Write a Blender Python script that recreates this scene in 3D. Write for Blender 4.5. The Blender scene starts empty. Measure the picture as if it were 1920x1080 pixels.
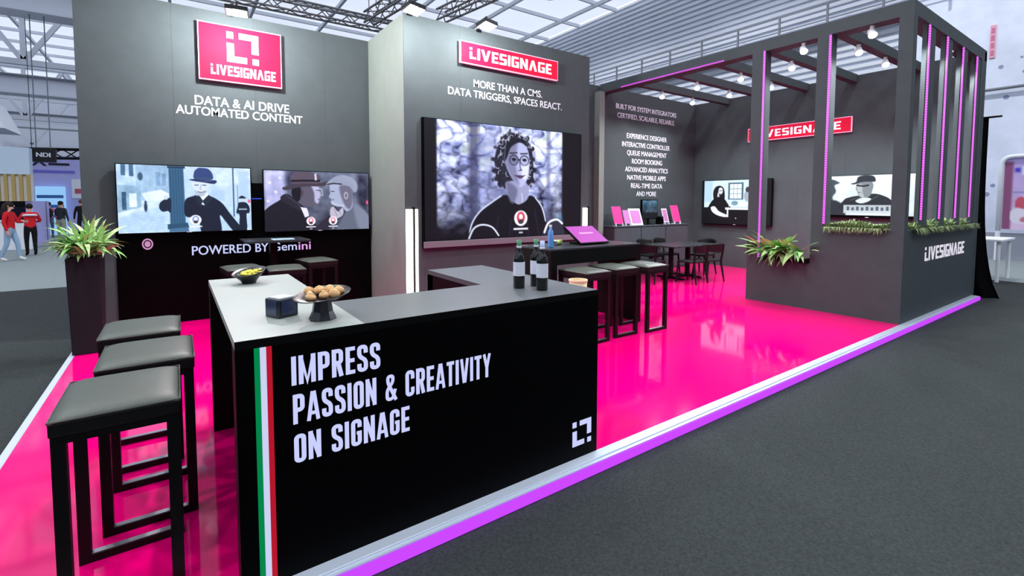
import bpy, math, random
import numpy as np
from mathutils import Vector, Matrix
random.seed(11)
RNG = np.random.RandomState(5)
sc = bpy.context.scene
col = sc.collection
PI = math.pi

# ------------------------------------------------------------------ camera
HC = 1.6817
yaw, pitch, roll = 0.612308, 0.0563055, 0.00192317
_cy, _sy = math.cos(yaw), math.sin(yaw)
w_ = Vector((_sy*math.cos(pitch), _cy*math.cos(pitch), -math.sin(pitch)))
r_ = Vector((_cy, -_sy, 0)); u_ = r_.cross(w_)
r2 = r_*math.cos(roll) + u_*math.sin(roll); u2 = -r_*math.sin(roll) + u_*math.cos(roll)
cd = bpy.data.cameras.new('camera'); cam = bpy.data.objects.new('camera', cd); col.objects.link(cam)
cam.matrix_world = Matrix(((r2.x, u2.x, -w_.x, 0), (r2.y, u2.y, -w_.y, 0), (r2.z, u2.z, -w_.z, HC), (0, 0, 0, 1)))
cd.sensor_fit = 'HORIZONTAL'; cd.sensor_width = 36.0
cd.lens = 896.76/1920*36.0
cd.shift_y = -(540-428.8)/1920
cd.clip_start = 0.05; cd.clip_end = 300
sc.camera = cam

# ------------------------------------------------------------------ world, exposure
def S(r, g, b):
    def f(c):
        c /= 255.0
        return c/12.92 if c <= 0.04045 else ((c+0.055)/1.055)**2.4
    return (f(r), f(g), f(b))
wd = bpy.data.worlds.new('hall_daylight'); sc.world = wd; wd.use_nodes = True
bg = wd.node_tree.nodes['Background']
bg.inputs[0].default_value = (*S(234, 240, 253), 1); bg.inputs[1].default_value = 1.75
vs = sc.view_settings
vs.view_transform = 'Standard'; vs.look = 'None'; vs.gamma = 1.0; vs.exposure = 0.0; vs.use_curve_mapping = False

FLOOD_W, SPOT_W, HALL_FILL_W = 290.0, 110.0, 1900.0

# ------------------------------------------------------------------ materials
MATS = {}
def mat(name, c, rough=0.6, spec=0.3, metal=0.0, emit=None, es=0.0, noise=0.0, nscale=20.0, bump=0.0, bscale=200.0, coat=0.0, trans=0.0, alpha=1.0):
    if name in MATS: return MATS[name]
    m = bpy.data.materials.new(name); m.use_nodes = True
    nt = m.node_tree; b = nt.nodes['Principled BSDF']
    b.inputs['Base Color'].default_value = (*c, 1)
    b.inputs['Roughness'].default_value = rough
    b.inputs['Specular IOR Level'].default_value = spec
    b.inputs['Metallic'].default_value = metal
    b.inputs['Coat Weight'].default_value = coat
    b.inputs['Transmission Weight'].default_value = trans
    b.inputs['Alpha'].default_value = alpha
    if emit is not None:
        b.inputs['Emission Color'].default_value = (*emit, 1); b.inputs['Emission Strength'].default_value = es
    if noise or bump:
        tc = nt.nodes.new('ShaderNodeTexCoord')
        if noise:
            n = nt.nodes.new('ShaderNodeTexNoise'); n.inputs['Scale'].default_value = nscale; n.inputs['Detail'].default_value = 4
            nt.links.new(tc.outputs['Object'], n.inputs['Vector'])
            mr = nt.nodes.new('ShaderNodeMapRange'); mr.inputs[1].default_value = .25; mr.inputs[2].default_value = .75
            mr.inputs[3].default_value = 1-noise; mr.inputs[4].default_value = 1+noise
            nt.links.new(n.outputs['Fac'], mr.inputs[0])
            mx = nt.nodes.new('ShaderNodeMix'); mx.data_type = 'RGBA'; mx.blend_type = 'MULTIPLY'; mx.inputs[0].default_value = 1
            mx.inputs[6].default_value = (*c, 1); nt.links.new(mr.outputs[0], mx.inputs[7])
            nt.links.new(mx.outputs[2], b.inputs['Base Color'])
        if bump:
            n2 = nt.nodes.new('ShaderNodeTexNoise'); n2.inputs['Scale'].default_value = bscale; n2.inputs['Detail'].default_value = 3
            nt.links.new(tc.outputs['Object'], n2.inputs['Vector'])
            bp = nt.nodes.new('ShaderNodeBump'); bp.inputs['Strength'].default_value = bump; bp.inputs['Distance'].default_value = .01
            nt.links.new(n2.outputs['Fac'], bp.inputs['Height']); nt.links.new(bp.outputs[0], b.inputs['Normal'])
    MATS[name] = m
    return m
def emat(name, c, s):
    return mat(name, (0, 0, 0), rough=.5, spec=.1, emit=c, es=s)
def pic_mat():
    if 'picture' in MATS: return MATS['picture']
    m = bpy.data.materials.new('picture'); m.use_nodes = True; nt = m.node_tree; b = nt.nodes['Principled BSDF']
    b.inputs['Base Color'].default_value = (.01, .01, .012, 1); b.inputs['Roughness'].default_value = .25; b.inputs['Specular IOR Level'].default_value = .15
    a = nt.nodes.new('ShaderNodeVertexColor'); a.layer_name = 'pic'
    nt.links.new(a.outputs['Color'], b.inputs['Emission Color']); b.inputs['Emission Strength'].default_value = 1.3
    MATS['picture'] = m; return m
def print_mat():
    if 'print' in MATS: return MATS['print']
    m = bpy.data.materials.new('print'); m.use_nodes = True; nt = m.node_tree; b = nt.nodes['Principled BSDF']
    b.inputs['Roughness'].default_value = .5; b.inputs['Specular IOR Level'].default_value = .2
    a = nt.nodes.new('ShaderNodeVertexColor'); a.layer_name = 'pic'
    nt.links.new(a.outputs['Color'], b.inputs['Base Color'])
    MATS['print'] = m; return m
def led_mat(name, c, s, pitch):
    m = bpy.data.materials.new(name); m.use_nodes = True; nt = m.node_tree; b = nt.nodes['Principled BSDF']
    b.inputs['Base Color'].default_value = (.05, .02, .06, 1); b.inputs['Roughness'].default_value = .4
    tc = nt.nodes.new('ShaderNodeTexCoord'); sp = nt.nodes.new('ShaderNodeSeparateXYZ'); nt.links.new(tc.outputs['Object'], sp.inputs[0])
    mu = nt.nodes.new('ShaderNodeMath'); mu.operation = 'MULTIPLY'; mu.inputs[1].default_value = 2*PI/pitch; nt.links.new(sp.outputs['Z'], mu.inputs[0])
    si = nt.nodes.new('ShaderNodeMath'); si.operation = 'SINE'; nt.links.new(mu.outputs[0], si.inputs[0])
    mr = nt.nodes.new('ShaderNodeMapRange'); mr.inputs[1].default_value = -1; mr.inputs[3].default_value = .45*s; mr.inputs[4].default_value = 1.5*s
    nt.links.new(si.outputs[0], mr.inputs[0]); nt.links.new(mr.outputs[0], b.inputs['Emission Strength'])
    b.inputs['Emission Color'].default_value = (*c, 1)
    return m

M_wall = mat('charcoal_wall', S(70, 77, 80), rough=.75, spec=.25, noise=.06, nscale=6, bump=.08, bscale=90)
M_wallpanel = M_wall
M_pink = mat('pink_vinyl', S(246, 0, 118), rough=.07, spec=.32, noise=.03, nscale=3)
M_carpet = mat('grey_carpet', S(58, 62, 62), rough=.95, spec=.05, noise=.32, nscale=70, bump=.5, bscale=160)
M_lightcarpet = mat('pale_carpet', S(136, 145, 145), rough=.95, spec=.05, noise=.1, nscale=30)
M_black = mat('black_laminate', S(8, 8, 9), rough=.45, spec=.12)
M_blackmetal = mat('black_metal', S(9, 9, 10), rough=.4, spec=.2)
M_screenblack = mat('black_screen', S(5, 5, 6), rough=.3, spec=.05)
M_top = mat('grey_laminate_top', S(92, 96, 98), rough=.38, spec=.4, noise=.05, nscale=5)
M_toplight = mat('pale_laminate_top', S(158, 164, 158), rough=.45, spec=.3, noise=.02, nscale=5)
M_darktop = mat('dark_laminate_top', S(48, 50, 54), rough=.3, spec=.5, noise=.04, nscale=8)
M_leather = mat('grey_green_leather', S(72, 77, 69), rough=.42, spec=.4, noise=.05, nscale=30, bump=.12, bscale=300)
M_white = mat('white_paint', S(236, 238, 244), rough=.5, spec=.3)
M_alu = mat('aluminium_edge', S(205, 215, 228), rough=.3, spec=.5, metal=.25)
M_chrome = mat('chrome', S(200, 205, 215), rough=.15, metal=1.0)
M_letter = mat('white_lettering', S(240, 242, 252), rough=.5, spec=.2)
M_letteremit = emat('glowing_lettering', S(202, 208, 255), 1.0)
M_sign = mat('pink_sign_acrylic', S(205, 14, 46), rough=.6, spec=.08, emit=S(255, 50, 96), es=.3)
M_signedge = mat('sign_edge', S(255, 190, 215), rough=.4, emit=S(255, 170, 205), es=.6)
M_signletter = mat('sign_letter', S(245, 245, 252), rough=.4, emit=S(255, 240, 250), es=.45)
M_glow = emat('white_light_bar', S(255, 255, 238), 5.0)
M_lens = emat('lamp_lens', (1, 1, 1), 30.0)
M_spotlens = emat('spot_lens', S(235, 245, 255), 22.0)
M_purple = emat('purple_led', S(186, 64, 255), 1.25)
M_led = led_mat('magenta_led_strip', S(226, 84, 240), 1.15, .036)
M_conc = mat('pale_concrete', S(226, 232, 248), rough=.9, spec=.1, noise=.12, nscale=1.2, bump=.15, bscale=6)
M_steel = mat('white_painted_steel', S(226, 229, 236), rough=.6, spec=.2)
M_steeldark = mat('grey_steel', S(120, 124, 132), rough=.5, spec=.3)
M_trussalu = mat('truss_aluminium', S(110, 108, 112), rough=.5, spec=.3, metal=.2)
M_leaf = mat('leaf_green', S(132, 186, 96), rough=.5, spec=.3, noise=.25, nscale=14)
M_leafpale = mat('leaf_pale', S(176, 214, 142), rough=.5, spec=.3, noise=.2, nscale=14)
M_leafdark = mat('leaf_dark', S(92, 132, 80), rough=.5, spec=.3, noise=.2, nscale=14)
M_turf = mat('turf_green', S(140, 156, 112), rough=.8, spec=.1, noise=.4, nscale=25)
M_glassblack = mat('bottle_glass', S(10, 14, 12), rough=.08, spec=.6)
M_paper = mat('paper_label', S(226, 228, 240), rough=.7, spec=.1)
M_bread = mat('bread_crust', S(228, 182, 130), rough=.8, spec=.1, noise=.25, nscale=40)
M_chip = mat('yellow_snack', S(226, 216, 96), rough=.7, spec=.1, noise=.2, nscale=60)

# ------------------------------------------------------------------ mesh helpers
class MB:
    def __init__(s): s.v = []; s.f = []
    def add(s, vs, fs):
        o = len(s.v); s.v += [tuple(v) for v in vs]; s.f += [tuple(i+o for i in f) for f in fs]; return s
    def box(s, x0, x1, y0, y1, z0, z1):
        return s.add([(x0,y0,z0),(x1,y0,z0),(x1,y1,z0),(x0,y1,z0),(x0,y0,z1),(x1,y0,z1),(x1,y1,z1),(x0,y1,z1)],
                     [(0,3,2,1),(4,5,6,7),(0,1,5,4),(1,2,6,5),(2,3,7,6),(3,0,4,7)])
    def bar(s, a, b, wd, ht=None, up=(0,0,1)):
        a = Vector(a); b = Vector(b); ht = ht or wd; d = (b-a).normalized(); up = Vector(up)
        if abs(d.dot(up)) > .99: up = Vector((1,0,0))
        sx = d.cross(up).normalized()*wd/2; sz = sx.cross(d).normalized()*ht/2
        vs = [p+i*sx+j*sz for p in (a,b) for i,j in ((-1,-1),(1,-1),(1,1),(-1,1))]
        return s.add(vs, [(0,1,2,3),(7,6,5,4),(0,4,5,1),(1,5,6,2),(2,6,7,3),(3,7,4,0)])
    def cyl(s, a, b, r0, r1=None, n=14, cap=True):
        a = Vector(a); b = Vector(b); r1 = r0 if r1 is None else r1; d = (b-a).normalized()
        up = Vector((0,0,1)) if abs(d.z) < .99 else Vector((1,0,0)); e = d.cross(up).normalized(); g = d.cross(e)
        vs = [p+(e*math.cos(2*PI*k/n)+g*math.sin(2*PI*k/n))*r for p,r in ((a,r0),(b,r1)) for k in range(n)]
        fs = [(k,(k+1)%n,n+(k+1)%n,n+k) for k in range(n)]
        if cap: fs += [tuple(range(n))[::-1], tuple(range(n,2*n))]
        return s.add(vs, fs)
    def tube(s, pts, rs, n=8):
        pts = [Vector(p) for p in pts]
        if not hasattr(rs, '__len__'): rs = [rs]*len(pts)
        vs = []; prev = None
        for i,p in enumerate(pts):
            d = (pts[min(i+1,len(pts)-1)]-pts[max(i-1,0)]).normalized()
            if prev is None:
                up = Vector((0,0,1)) if abs(d.z) < .9 else Vector((1,0,0)); e = d.cross(up).normalized()
            else:
                e = (prev - d*prev.dot(d)).normalized()
            prev = e; g = d.cross(e)
            vs += [p+(e*math.cos(2*PI*k/n)+g*math.sin(2*PI*k/n))*rs[i] for k in range(n)]
        fs = [(i*n+k, i*n+(k+1)%n, (i+1)*n+(k+1)%n, (i+1)*n+k) for i in range(len(pts)-1) for k in range(n)]
        fs += [tuple(range(n))[::-1], tuple(range((len(pts)-1)*n, len(pts)*n))]
        return s.add(vs, fs)
    def lathe(s, prof, n=24, c=(0,0,0), skew=(0,0)):
        vs = []
        for r,z,*k in prof:
            kk = k[0] if k else 0
            for i in range(n):
                a = 2*PI*i/n; x, y = r*math.cos(a), r*math.sin(a)
                vs.append((c[0]+x, c[1]+y, c[2]+z+kk*(x*skew[0]+y*skew[1])))
        fs = [(i*n+k, i*n+(k+1)%n, (i+1)*n+(k+1)%n, (i+1)*n+k) for i in range(len(prof)-1) for k in range(n)]
        return s.add(vs, fs)
    def prism(s, poly, fn, d0, d1):
        n = len(poly); vs = [fn(u,v,d0) for u,v in poly]+[fn(u,v,d1) for u,v in poly]
        return s.add(vs, [tuple(range(n))[::-1], tuple(range(n,2*n))]+[(k,(k+1)%n,n+(k+1)%n,n+k) for k in range(n)])
    def ell(s, c, r, n=12, m=8):
        vs = [(c[0], c[1], c[2]-r[2])]
        for j in range(1,m):
            t = -PI/2+PI*j/m
            for i in range(n): vs.append((c[0]+r[0]*math.cos(t)*math.cos(2*PI*i/n), c[1]+r[1]*math.cos(t)*math.sin(2*PI*i/n), c[2]+r[2]*math.sin(t)))
        vs.append((c[0], c[1], c[2]+r[2])); L = len(vs)-1
        fs = [(0,1+(i+1)%n,1+i) for i in range(n)]
        for j in range(m-2):
            for i in range(n): a = 1+j*n; fs.append((a+i, a+(i+1)%n, a+n+(i+1)%n, a+n+i))
        a = 1+(m-2)*n; fs += [(a+i, a+(i+1)%n, L) for i in range(n)]
        return s.add(vs, fs)
    def build(s, name, m, parent=None, bevel=0, smooth=False):
        me = bpy.data.meshes.new(name); me.from_pydata(s.v, [], s.f); me.materials.append(m); me.validate()
        if smooth: me.polygons.foreach_set('use_smooth', [True]*len(me.polygons))
        o = bpy.data.objects.new(name, me); col.objects.link(o); o.parent = parent
        if bevel:
            b = o.modifiers.new('bevel', 'BEVEL'); b.width = bevel; b.segments = 2; b.limit_method = 'ANGLE'
        return o
def tag(o, label=None, cat=None, group=None, kind=None):
    if label: o['label'] = label
    if cat: o['category'] = cat
    if group: o['group'] = group
    if kind: o['kind'] = kind
    return o
def thing(name, label, cat, loc=(0,0,0), rz=0.0, group=None):
    o = bpy.data.objects.new(name, None); col.objects.link(o); o.location = loc; o.rotation_euler = (0,0,rz)
    o.empty_display_size = .1
    return tag(o, label, cat, group)
def copy_tree(o, parent=None):
    c = o.copy(); col.objects.link(c); c.parent = parent
    for ch in list(o.children): copy_tree(ch, c)
    return c
def B(*a): return MB().box(*a)
def lamp(kind, name, loc, power, parent=None, color=(1,1,1), rot=None, size=.05, angle=1.5, blend=.6):
    l = bpy.data.lights.new(name, kind); l.energy = power; l.color = color
    if kind == 'SPOT': l.spot_size = angle; l.spot_blend = blend
    l.shadow_soft_size = size
    o = bpy.data.objects.new(name, l); col.objects.link(o); o.location = loc; o.parent = parent
    if rot: o.rotation_euler = rot
    return o
def front(Y): return lambda u, v, n: (u, Y-n, v)            # plane facing the camera side, u = X
def leftface(X): return lambda u, v, n: (X-n, -u, v)        # plane facing -X, u = -Y

# ------------------------------------------------------------------ lettering
def _text(s, bold):
    c = bpy.data.curves.new('t', 'FONT'); c.body = s; c.offset = bold; c.resolution_u = 4
    o = bpy.data.objects.new('t', c); col.objects.link(o)
    dg = bpy.context.evaluated_depsgraph_get(); me = bpy.data.meshes.new_from_object(o.evaluated_get(dg))
    v = [tuple(p.co) for p in me.vertices]; f = [tuple(p.vertices) for p in me.polygons]
    bpy.data.objects.remove(o); bpy.data.curves.remove(c); bpy.data.meshes.remove(me)
    return v, f
_H = {}
def lettering(s, parent, m, fn, u0, u1, base, cap, bold=.02, d=.003, name='lettering'):
    k_ = max(0.0, bold-.005)*1.4; bold = min(bold, .005); v, f = _text(s, bold)
    if bold not in _H: _H[bold] = max(p[1] for p in _text('H', bold)[0])
    x0 = min(p[0] for p in v); x1 = max(p[0] for p in v); sx = (u1-u0)/(x1-x0); sy = cap/_H[bold]
    mb = MB()
    for i_,sh in enumerate((-k_, 0, k_) if k_ else (0,)): mb.add([fn(u0+(p[0]-x0+sh)*sx, base+p[1]*sy, d+.0002*i_) for p in v], f)      # slightly shifted copies give the weight of the letters
    return mb.build(name, m, parent)
GL = {
 'L': (.5, [[(0,0),(.5,0),(.5,.18),(.19,.18),(.19,.64),(0,.64)], [(0,.8),(.2,.8),(.2,1),(0,1)]]),
 'I': (.19, [[(0,0),(.19,0),(.19,1),(0,1)]]),
 'V': (.74, [[(0,1),(.2,1),(.37,.3),(.54,1),(.74,1),(.47,0),(.27,0)]]),
 'E': (.54, [[(0,0),(.54,0),(.54,.18),(.19,.18),(.19,.41),(.48,.41),(.48,.59),(.19,.59),(.19,.82),(.54,.82),(.54,1),(0,1)]]),
 'S': (.6, [[(0,0),(.54,0),(.6,.07),(.6,.52),(.54,.59),(.19,.59),(.19,.82),(.58,.82),(.58,1),(.06,1),(0,.93),(0,.48),(.06,.41),(.41,.41),(.41,.18),(0,.18)]]),
 'G': (.64, [[(.06,0),(.64,0),(.64,.56),(.34,.56),(.34,.4),(.45,.4),(.45,.18),(.19,.18),(.19,.82),(.62,.82),(.62,1),(.06,1),(0,.93),(0,.07)]]),
 'N': (.68, [[(0,0),(.19,0),(.19,.64),(.49,0),(.68,0),(.68,1),(.49,1),(.49,.36),(.19,1),(0,1)]]),
 'A': (.74, [[(0,0),(.2,0),(.37,.7),(.54,0),(.74,0),(.47,1),(.27,1)]]),
}
def wordmark(parent, m, fn, u0, u1, v0, v1, d=.006, gap=.13):
    txt = 'LIVESIGNAGE'; tot = sum(GL[c][0] for c in txt)+gap*(len(txt)-1)
    sx = (u1-u0)/tot; sy = v1-v0; x = 0; mb = MB()
    for c in txt:
        for p in GL[c][1]: mb.prism([(u0+(x+a)*sx, v0+b*sy) for a,b in p], fn, 0.0, d)
        x += GL[c][0]+gap
    return mb.build('lettering', m, parent)
def emblem(parent, m, fn, u0, u1, v0, v1, d=.005):
    ps = [[(0,.78),(.2,.78),(.2,1),(0,1)], [(.38,.8),(.78,.8),(.78,.36),(1,.36),(1,1),(.38,1)],
          [(0,0),(.62,0),(.62,.2),(.22,.2),(.22,.62),(0,.62)], [(.8,0),(1,0),(1,.2),(.8,.2)]]
    mb = MB()
    for p in ps: mb.prism([(u0+a*(u1-u0), v0+b*(v1-v0)) for a,b in p], fn, 0.0, d)
    return mb.build('emblem', m, parent)
def rpath(pts, r, closed=False, n=5):
    out = []; N = len(pts)
    for i in range(N):
        if not closed and i in (0, N-1): out.append(pts[i]); continue
        a = Vector(pts[i-1]); b = Vector(pts[i]); c = Vector(pts[(i+1)%N])
        d1 = a-b; d2 = c-b; rr = min(r, d1.length*.49, d2.length*.49)
        p = b+d1.normalized()*rr; q = b+d2.normalized()*rr
        for k in range(n+1):
            t = k/n; out.append(tuple(p*(1-t)**2+b*2*t*(1-t)+q*t*t))
    return out
def stroke(pts, t, closed=False):
    P = [Vector(p) for p in pts]; N = len(P); Lf = []; Rt = []
    for i in range(N):
        if closed: a, c = P[i-1], P[(i+1)%N]
        else: a, c = P[max(i-1,0)], P[min(i+1,N-1)]
        d1 = (P[i]-a); d2 = (c-P[i])
        d1 = d1.normalized() if d1.length > 1e-9 else d2.normalized(); d2 = d2.normalized() if d2.length > 1e-9 else d1
        n1 = Vector((-d1.y, d1.x)); n2 = Vector((-d2.y, d2.x)); nn = (n1+n2)
        nn = nn.normalized() if nn.length > 1e-6 else n1
        k = t/2/max(.35, nn.dot(n1)); Lf.append(P[i]+nn*k); Rt.append(P[i]-nn*k)
    R = range(N if closed else N-1)
    return [[tuple(Lf[i]), tuple(Rt[i]), tuple(Rt[(i+1)%N]), tuple(Lf[(i+1)%N])] for i in R]
T = .145; h = T/2
def cglyph(c):
    W = .37; r = .13
    if c == 'I': return T, stroke([(h,0),(h,1)], T)
    if c == 'M':
        W = .52; return W, stroke([(h,0),(h,1)], T)+stroke([(W-h,0),(W-h,1)], T)+stroke([(h,.97),(W/2,.08),(W-h,.97)], .1)
    if c == 'P': return W, stroke([(h,0),(h,1)], T)+stroke(rpath([(h,1-h),(W-h,1-h),(W-h,.47),(h,.47)], r), T)
    if c == 'R': return W+.01, stroke([(h,0),(h,1)], T)+stroke(rpath([(h,1-h),(W-h,1-h),(W-h,.5),(h,.5)], r), T)+stroke([(W*.55,.52),(W-h+.01,0)], T)
    if c == 'E': return .32, stroke([(h,0),(h,1)], T)+stroke([(h,1-h),(.32,1-h)], T)+stroke([(h,.5),(.3,.5)], T)+stroke([(h,h),(.32,h)], T)
    if c == 'S': return W, stroke(rpath([(W-h,.69),(W-h,1-h),(h,1-h),(h,.58),(W-h,.42),(W-h,h),(h,h),(h,.31)], r), T)
    if c == 'A': return .42, stroke([(.055,0),(.19,1)], .125)+stroke([(.365,0),(.23,1)], .125)+stroke([(.1,.26),(.32,.26)], .12)
    if c == 'O': return W, stroke(rpath([(h,h),(W-h,h),(W-h,1-h),(h,1-h)], r, True), T, True)
    if c == 'N': W = .4; return W, stroke([(h,0),(h,1)], T)+stroke([(W-h,0),(W-h,1)], T)+stroke([(h,.97),(W-h,.03)], .12)
    if c == 'C': return W, stroke(rpath([(W-h,.66),(W-h,1-h),(h,1-h),(h,h),(W-h,h),(W-h,.34)], r), T)
    if c == 'G': return W, stroke(rpath([(W-h,.68),(W-h,1-h),(h,1-h),(h,h),(W-h,h),(W-h,.5)], r), T)+stroke([(W,.48),(W*.52,.48)], .12)
    if c == 'T': return .34, stroke([(.17,0),(.17,1)], T)+stroke([(0,1-h),(.34,1-h)], T)
    if c == 'V': return .4, stroke([(.06,1),(.18,0)], .13)+stroke([(.34,1),(.22,0)], .13)
    if c == 'Y': return .4, stroke([(.06,1),(.2,.4)], .13)+stroke([(.34,1),(.2,.4)], .13)+stroke([(.2,0),(.2,.47)], T)
    if c == '&': return .46, stroke(rpath([(.42,0),(.1,.7),(.1,.93),(.3,.93),(.3,.7),(.07,.42),(.07,.07),(.29,.07),(.39,.42)], .11), .125)
    return .2, []
def condensed(s, parent, m, fn, u0, u1, base, cap, d=.002):
    gap = .07; tot = sum(cglyph(c)[0] for c in s)+gap*(len(s)-1); sx = (u1-u0)/tot; x = 0; mb = MB()
    for c in s:
        wdt, polys = cglyph(c)
        for p in polys: mb.add([fn(u0+(x+a)*sx, base+b*cap, d) for a,b in p], [(0,1,2,3)])
        x += wdt+gap
    return mb.build('lettering', m, parent)

# ------------------------------------------------------------------ picture painter (screens, prints)
class Pic:
    def __init__(s, W, H, asp, base):
        s.W, s.H, s.a = W, H, asp
        s.x, s.y = np.meshgrid(np.linspace(0,asp,W+1), np.linspace(0,1,H+1))
        s.c = np.zeros((H+1, W+1, 3)); s.c[:] = np.array(base)/255.0
    def put(s, m, c):
        m = np.clip(m,0,1)[...,None]; s.c = s.c*(1-m)+m*np.array(c)/255.0; return s
    def sdf(s, P):
        P = [(p[0]*s.a, p[1]) for p in P]; d = np.full(s.x.shape, 1e9); ins = np.zeros(s.x.shape, bool); n = len(P)
        for i in range(n):
            ax, ay = P[i]; bx, by = P[(i+1)%n]; ex, ey = bx-ax, by-ay
            t = np.clip(((s.x-ax)*ex+(s.y-ay)*ey)/(ex*ex+ey*ey+1e-12), 0, 1)
            d = np.minimum(d, np.hypot(s.x-ax-t*ex, s.y-ay-t*ey))
            if ay != by:
                cnd = ((ay > s.y) != (by > s.y)) & (s.x < ex*(s.y-ay)/(by-ay)+ax); ins ^= cnd
        return np.where(ins, -d, d)
    def poly(s, P, c, soft=.008, al=1.0): return s.put((.5-s.sdf(P)/soft)*1.0*al if al == 1 else np.clip(.5-s.sdf(P)/soft,0,1)*al, c)
    def smooth(s, P, c, soft=.008, al=1.0, n=6):   # closed Catmull-Rom outline
        out = []; N = len(P)
        for i in range(N):
            p0, p1, p2, p3 = [np.array(P[(i+k)%N], float) for k in (-1,0,1,2)]
            for k in range(n):
                t = k/n; out.append(tuple(.5*((2*p1)+(-p0+p2)*t+(2*p0-5*p1+4*p2-p3)*t*t+(-p0+3*p1-3*p2+p3)*t**3)))
        return s.poly(out, c, soft, al)
    def ell(s, u, v, ru, rv, c, soft=.01, al=1.0, rot=0.0):
        dx = s.x-u*s.a; dy = s.y-v; cr, sr = math.cos(rot), math.sin(rot); a = dx*cr+dy*sr; b = -dx*sr+dy*cr
        q = np.hypot(a/(ru*s.a), b/rv); return s.put(np.clip(.5-(q-1)*min(ru*s.a,rv)/soft,0,1)*al, c)
    def rect(s, u0, u1, v0, v1, c, soft=.006, al=1.0): return s.poly([(u0,v0),(u1,v0),(u1,v1),(u0,v1)], c, soft, al if al < 1 else .9999)
    def line(s, P, wd, c, soft=.006, al=1.0):
        d = np.full(s.x.shape, 1e9)
        for (a,b) in zip(P[:-1], P[1:]):
            ax, ay, bx, by = a[0]*s.a, a[1], b[0]*s.a, b[1]; ex, ey = bx-ax, by-ay
            t = np.clip(((s.x-ax)*ex+(s.y-ay)*ey)/(ex*ex+ey*ey+1e-12), 0, 1); d = np.minimum(d, np.hypot(s.x-ax-t*ex, s.y-ay-t*ey))
        return s.put(np.clip(.5-(d-wd/2)/soft,0,1)*al, c)
    def curve(s, P, wd, c, soft=.006, al=1.0, n=6):
        Q = [P[0]]+list(P)+[P[-1]]; out = []
        for i in range(1, len(Q)-2):
            p0, p1, p2, p3 = [np.array(Q[i+k], float) for k in (-1,0,1,2)]
            for k in range(n):
                t = k/n; out.append(tuple(.5*((2*p1)+(-p0+p2)*t+(2*p0-5*p1+4*p2-p3)*t*t+(-p0+3*p1-3*p2+p3)*t**3)))
        out.append(P[-1]); return s.line(out, wd, c, soft, al)
    def noise(s, fx, fy, amp, seed=0, mask=None):
        r = np.random.RandomState(seed); tot = np.zeros(s.x.shape)
        for o in range(3):
            g = r.rand(int(fy*2**o)+3, int(fx*2**o)+3); X = s.x/s.a*fx*2**o; Y = s.y*fy*2**o
            i = X.astype(int); j = Y.astype(int); tx = X-i; ty = Y-j; tx = tx*tx*(3-2*tx); ty = ty*ty*(3-2*ty)
            i = np.clip(i,0,g.shape[1]-2); j = np.clip(j,0,g.shape[0]-2)
            tot += ((g[j,i]*(1-tx)+g[j,i+1]*tx)*(1-ty)+(g[j+1,i]*(1-tx)+g[j+1,i+1]*tx)*ty-.5)/2**o
        k = tot*amp/255.0
        if mask is not None: k = k*mask
        s.c = np.clip(s.c+k[...,None], 0, 1); return tot
    def vgrad(s, c0, c1): s.c = (np.array(c0)*(1-s.y[...,None])+np.array(c1)*s.y[...,None])/255.0; return s
    def badge(s, u, v, r, tint=(214,120,150)):
        s.ell(u, v, r/s.a*1.0, r, (240,240,250)); s.ell(u, v-.1*r, .62*r/s.a, .75*r, tint); s.ell(u, v-.2*r, .3*r/s.a, .36*r, (245,225,225)); s.ell(u, v+.45*r, .4*r/s.a, .3*r, (60,50,60))
        s.rect(u-1.1*r/s.a, u+1.1*r/s.a, v+1.25*r, v+1.5*r, (235,235,250), al=.9); s.rect(u-.3*r/s.a, u+.3*r/s.a, v+1.75*r, v+1.95*r, (225,225,245), al=.8)
    def build(s, name, fn, u0, u1, v0, v1, parent, m=None, d=.002):
        W, H = s.W, s.H; n = (W+1)*(H+1)
        uu, vv = np.meshgrid(np.linspace(u0,u1,W+1), np.linspace(v1,v0,H+1))
        co = np.array([fn(a,b,d) for a,b in zip(uu.ravel(), vv.ravel())], dtype=np.float32)
        idx = np.arange(n).reshape(H+1, W+1); q = np.stack([idx[:-1,:-1], idx[1:,:-1], idx[1:,1:], idx[:-1,1:]], -1).reshape(-1)
        me = bpy.data.meshes.new(name); me.vertices.add(n); me.vertices.foreach_set('co', co.ravel())
        me.loops.add(len(q)); me.loops.foreach_set('vertex_index', q.astype(np.int32))
        me.polygons.add(W*H); me.polygons.foreach_set('loop_start', np.arange(0,4*W*H,4,dtype=np.int32))
        me.update(calc_edges=True)
        at = me.color_attributes.new('pic', 'FLOAT_COLOR', 'POINT')
        c = np.clip(s.c,0,1); lin = np.where(c <= .04045, c/12.92, ((c+.055)/1.055)**2.4)
        at.data.foreach_set('color', np.concatenate([lin, np.ones(lin.shape[:2]+(1,))], -1).astype(np.float32).ravel())
        me.materials.append(m or pic_mat()); o = bpy.data.objects.new(name, me); col.objects.link(o); o.parent = parent; return o

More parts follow.
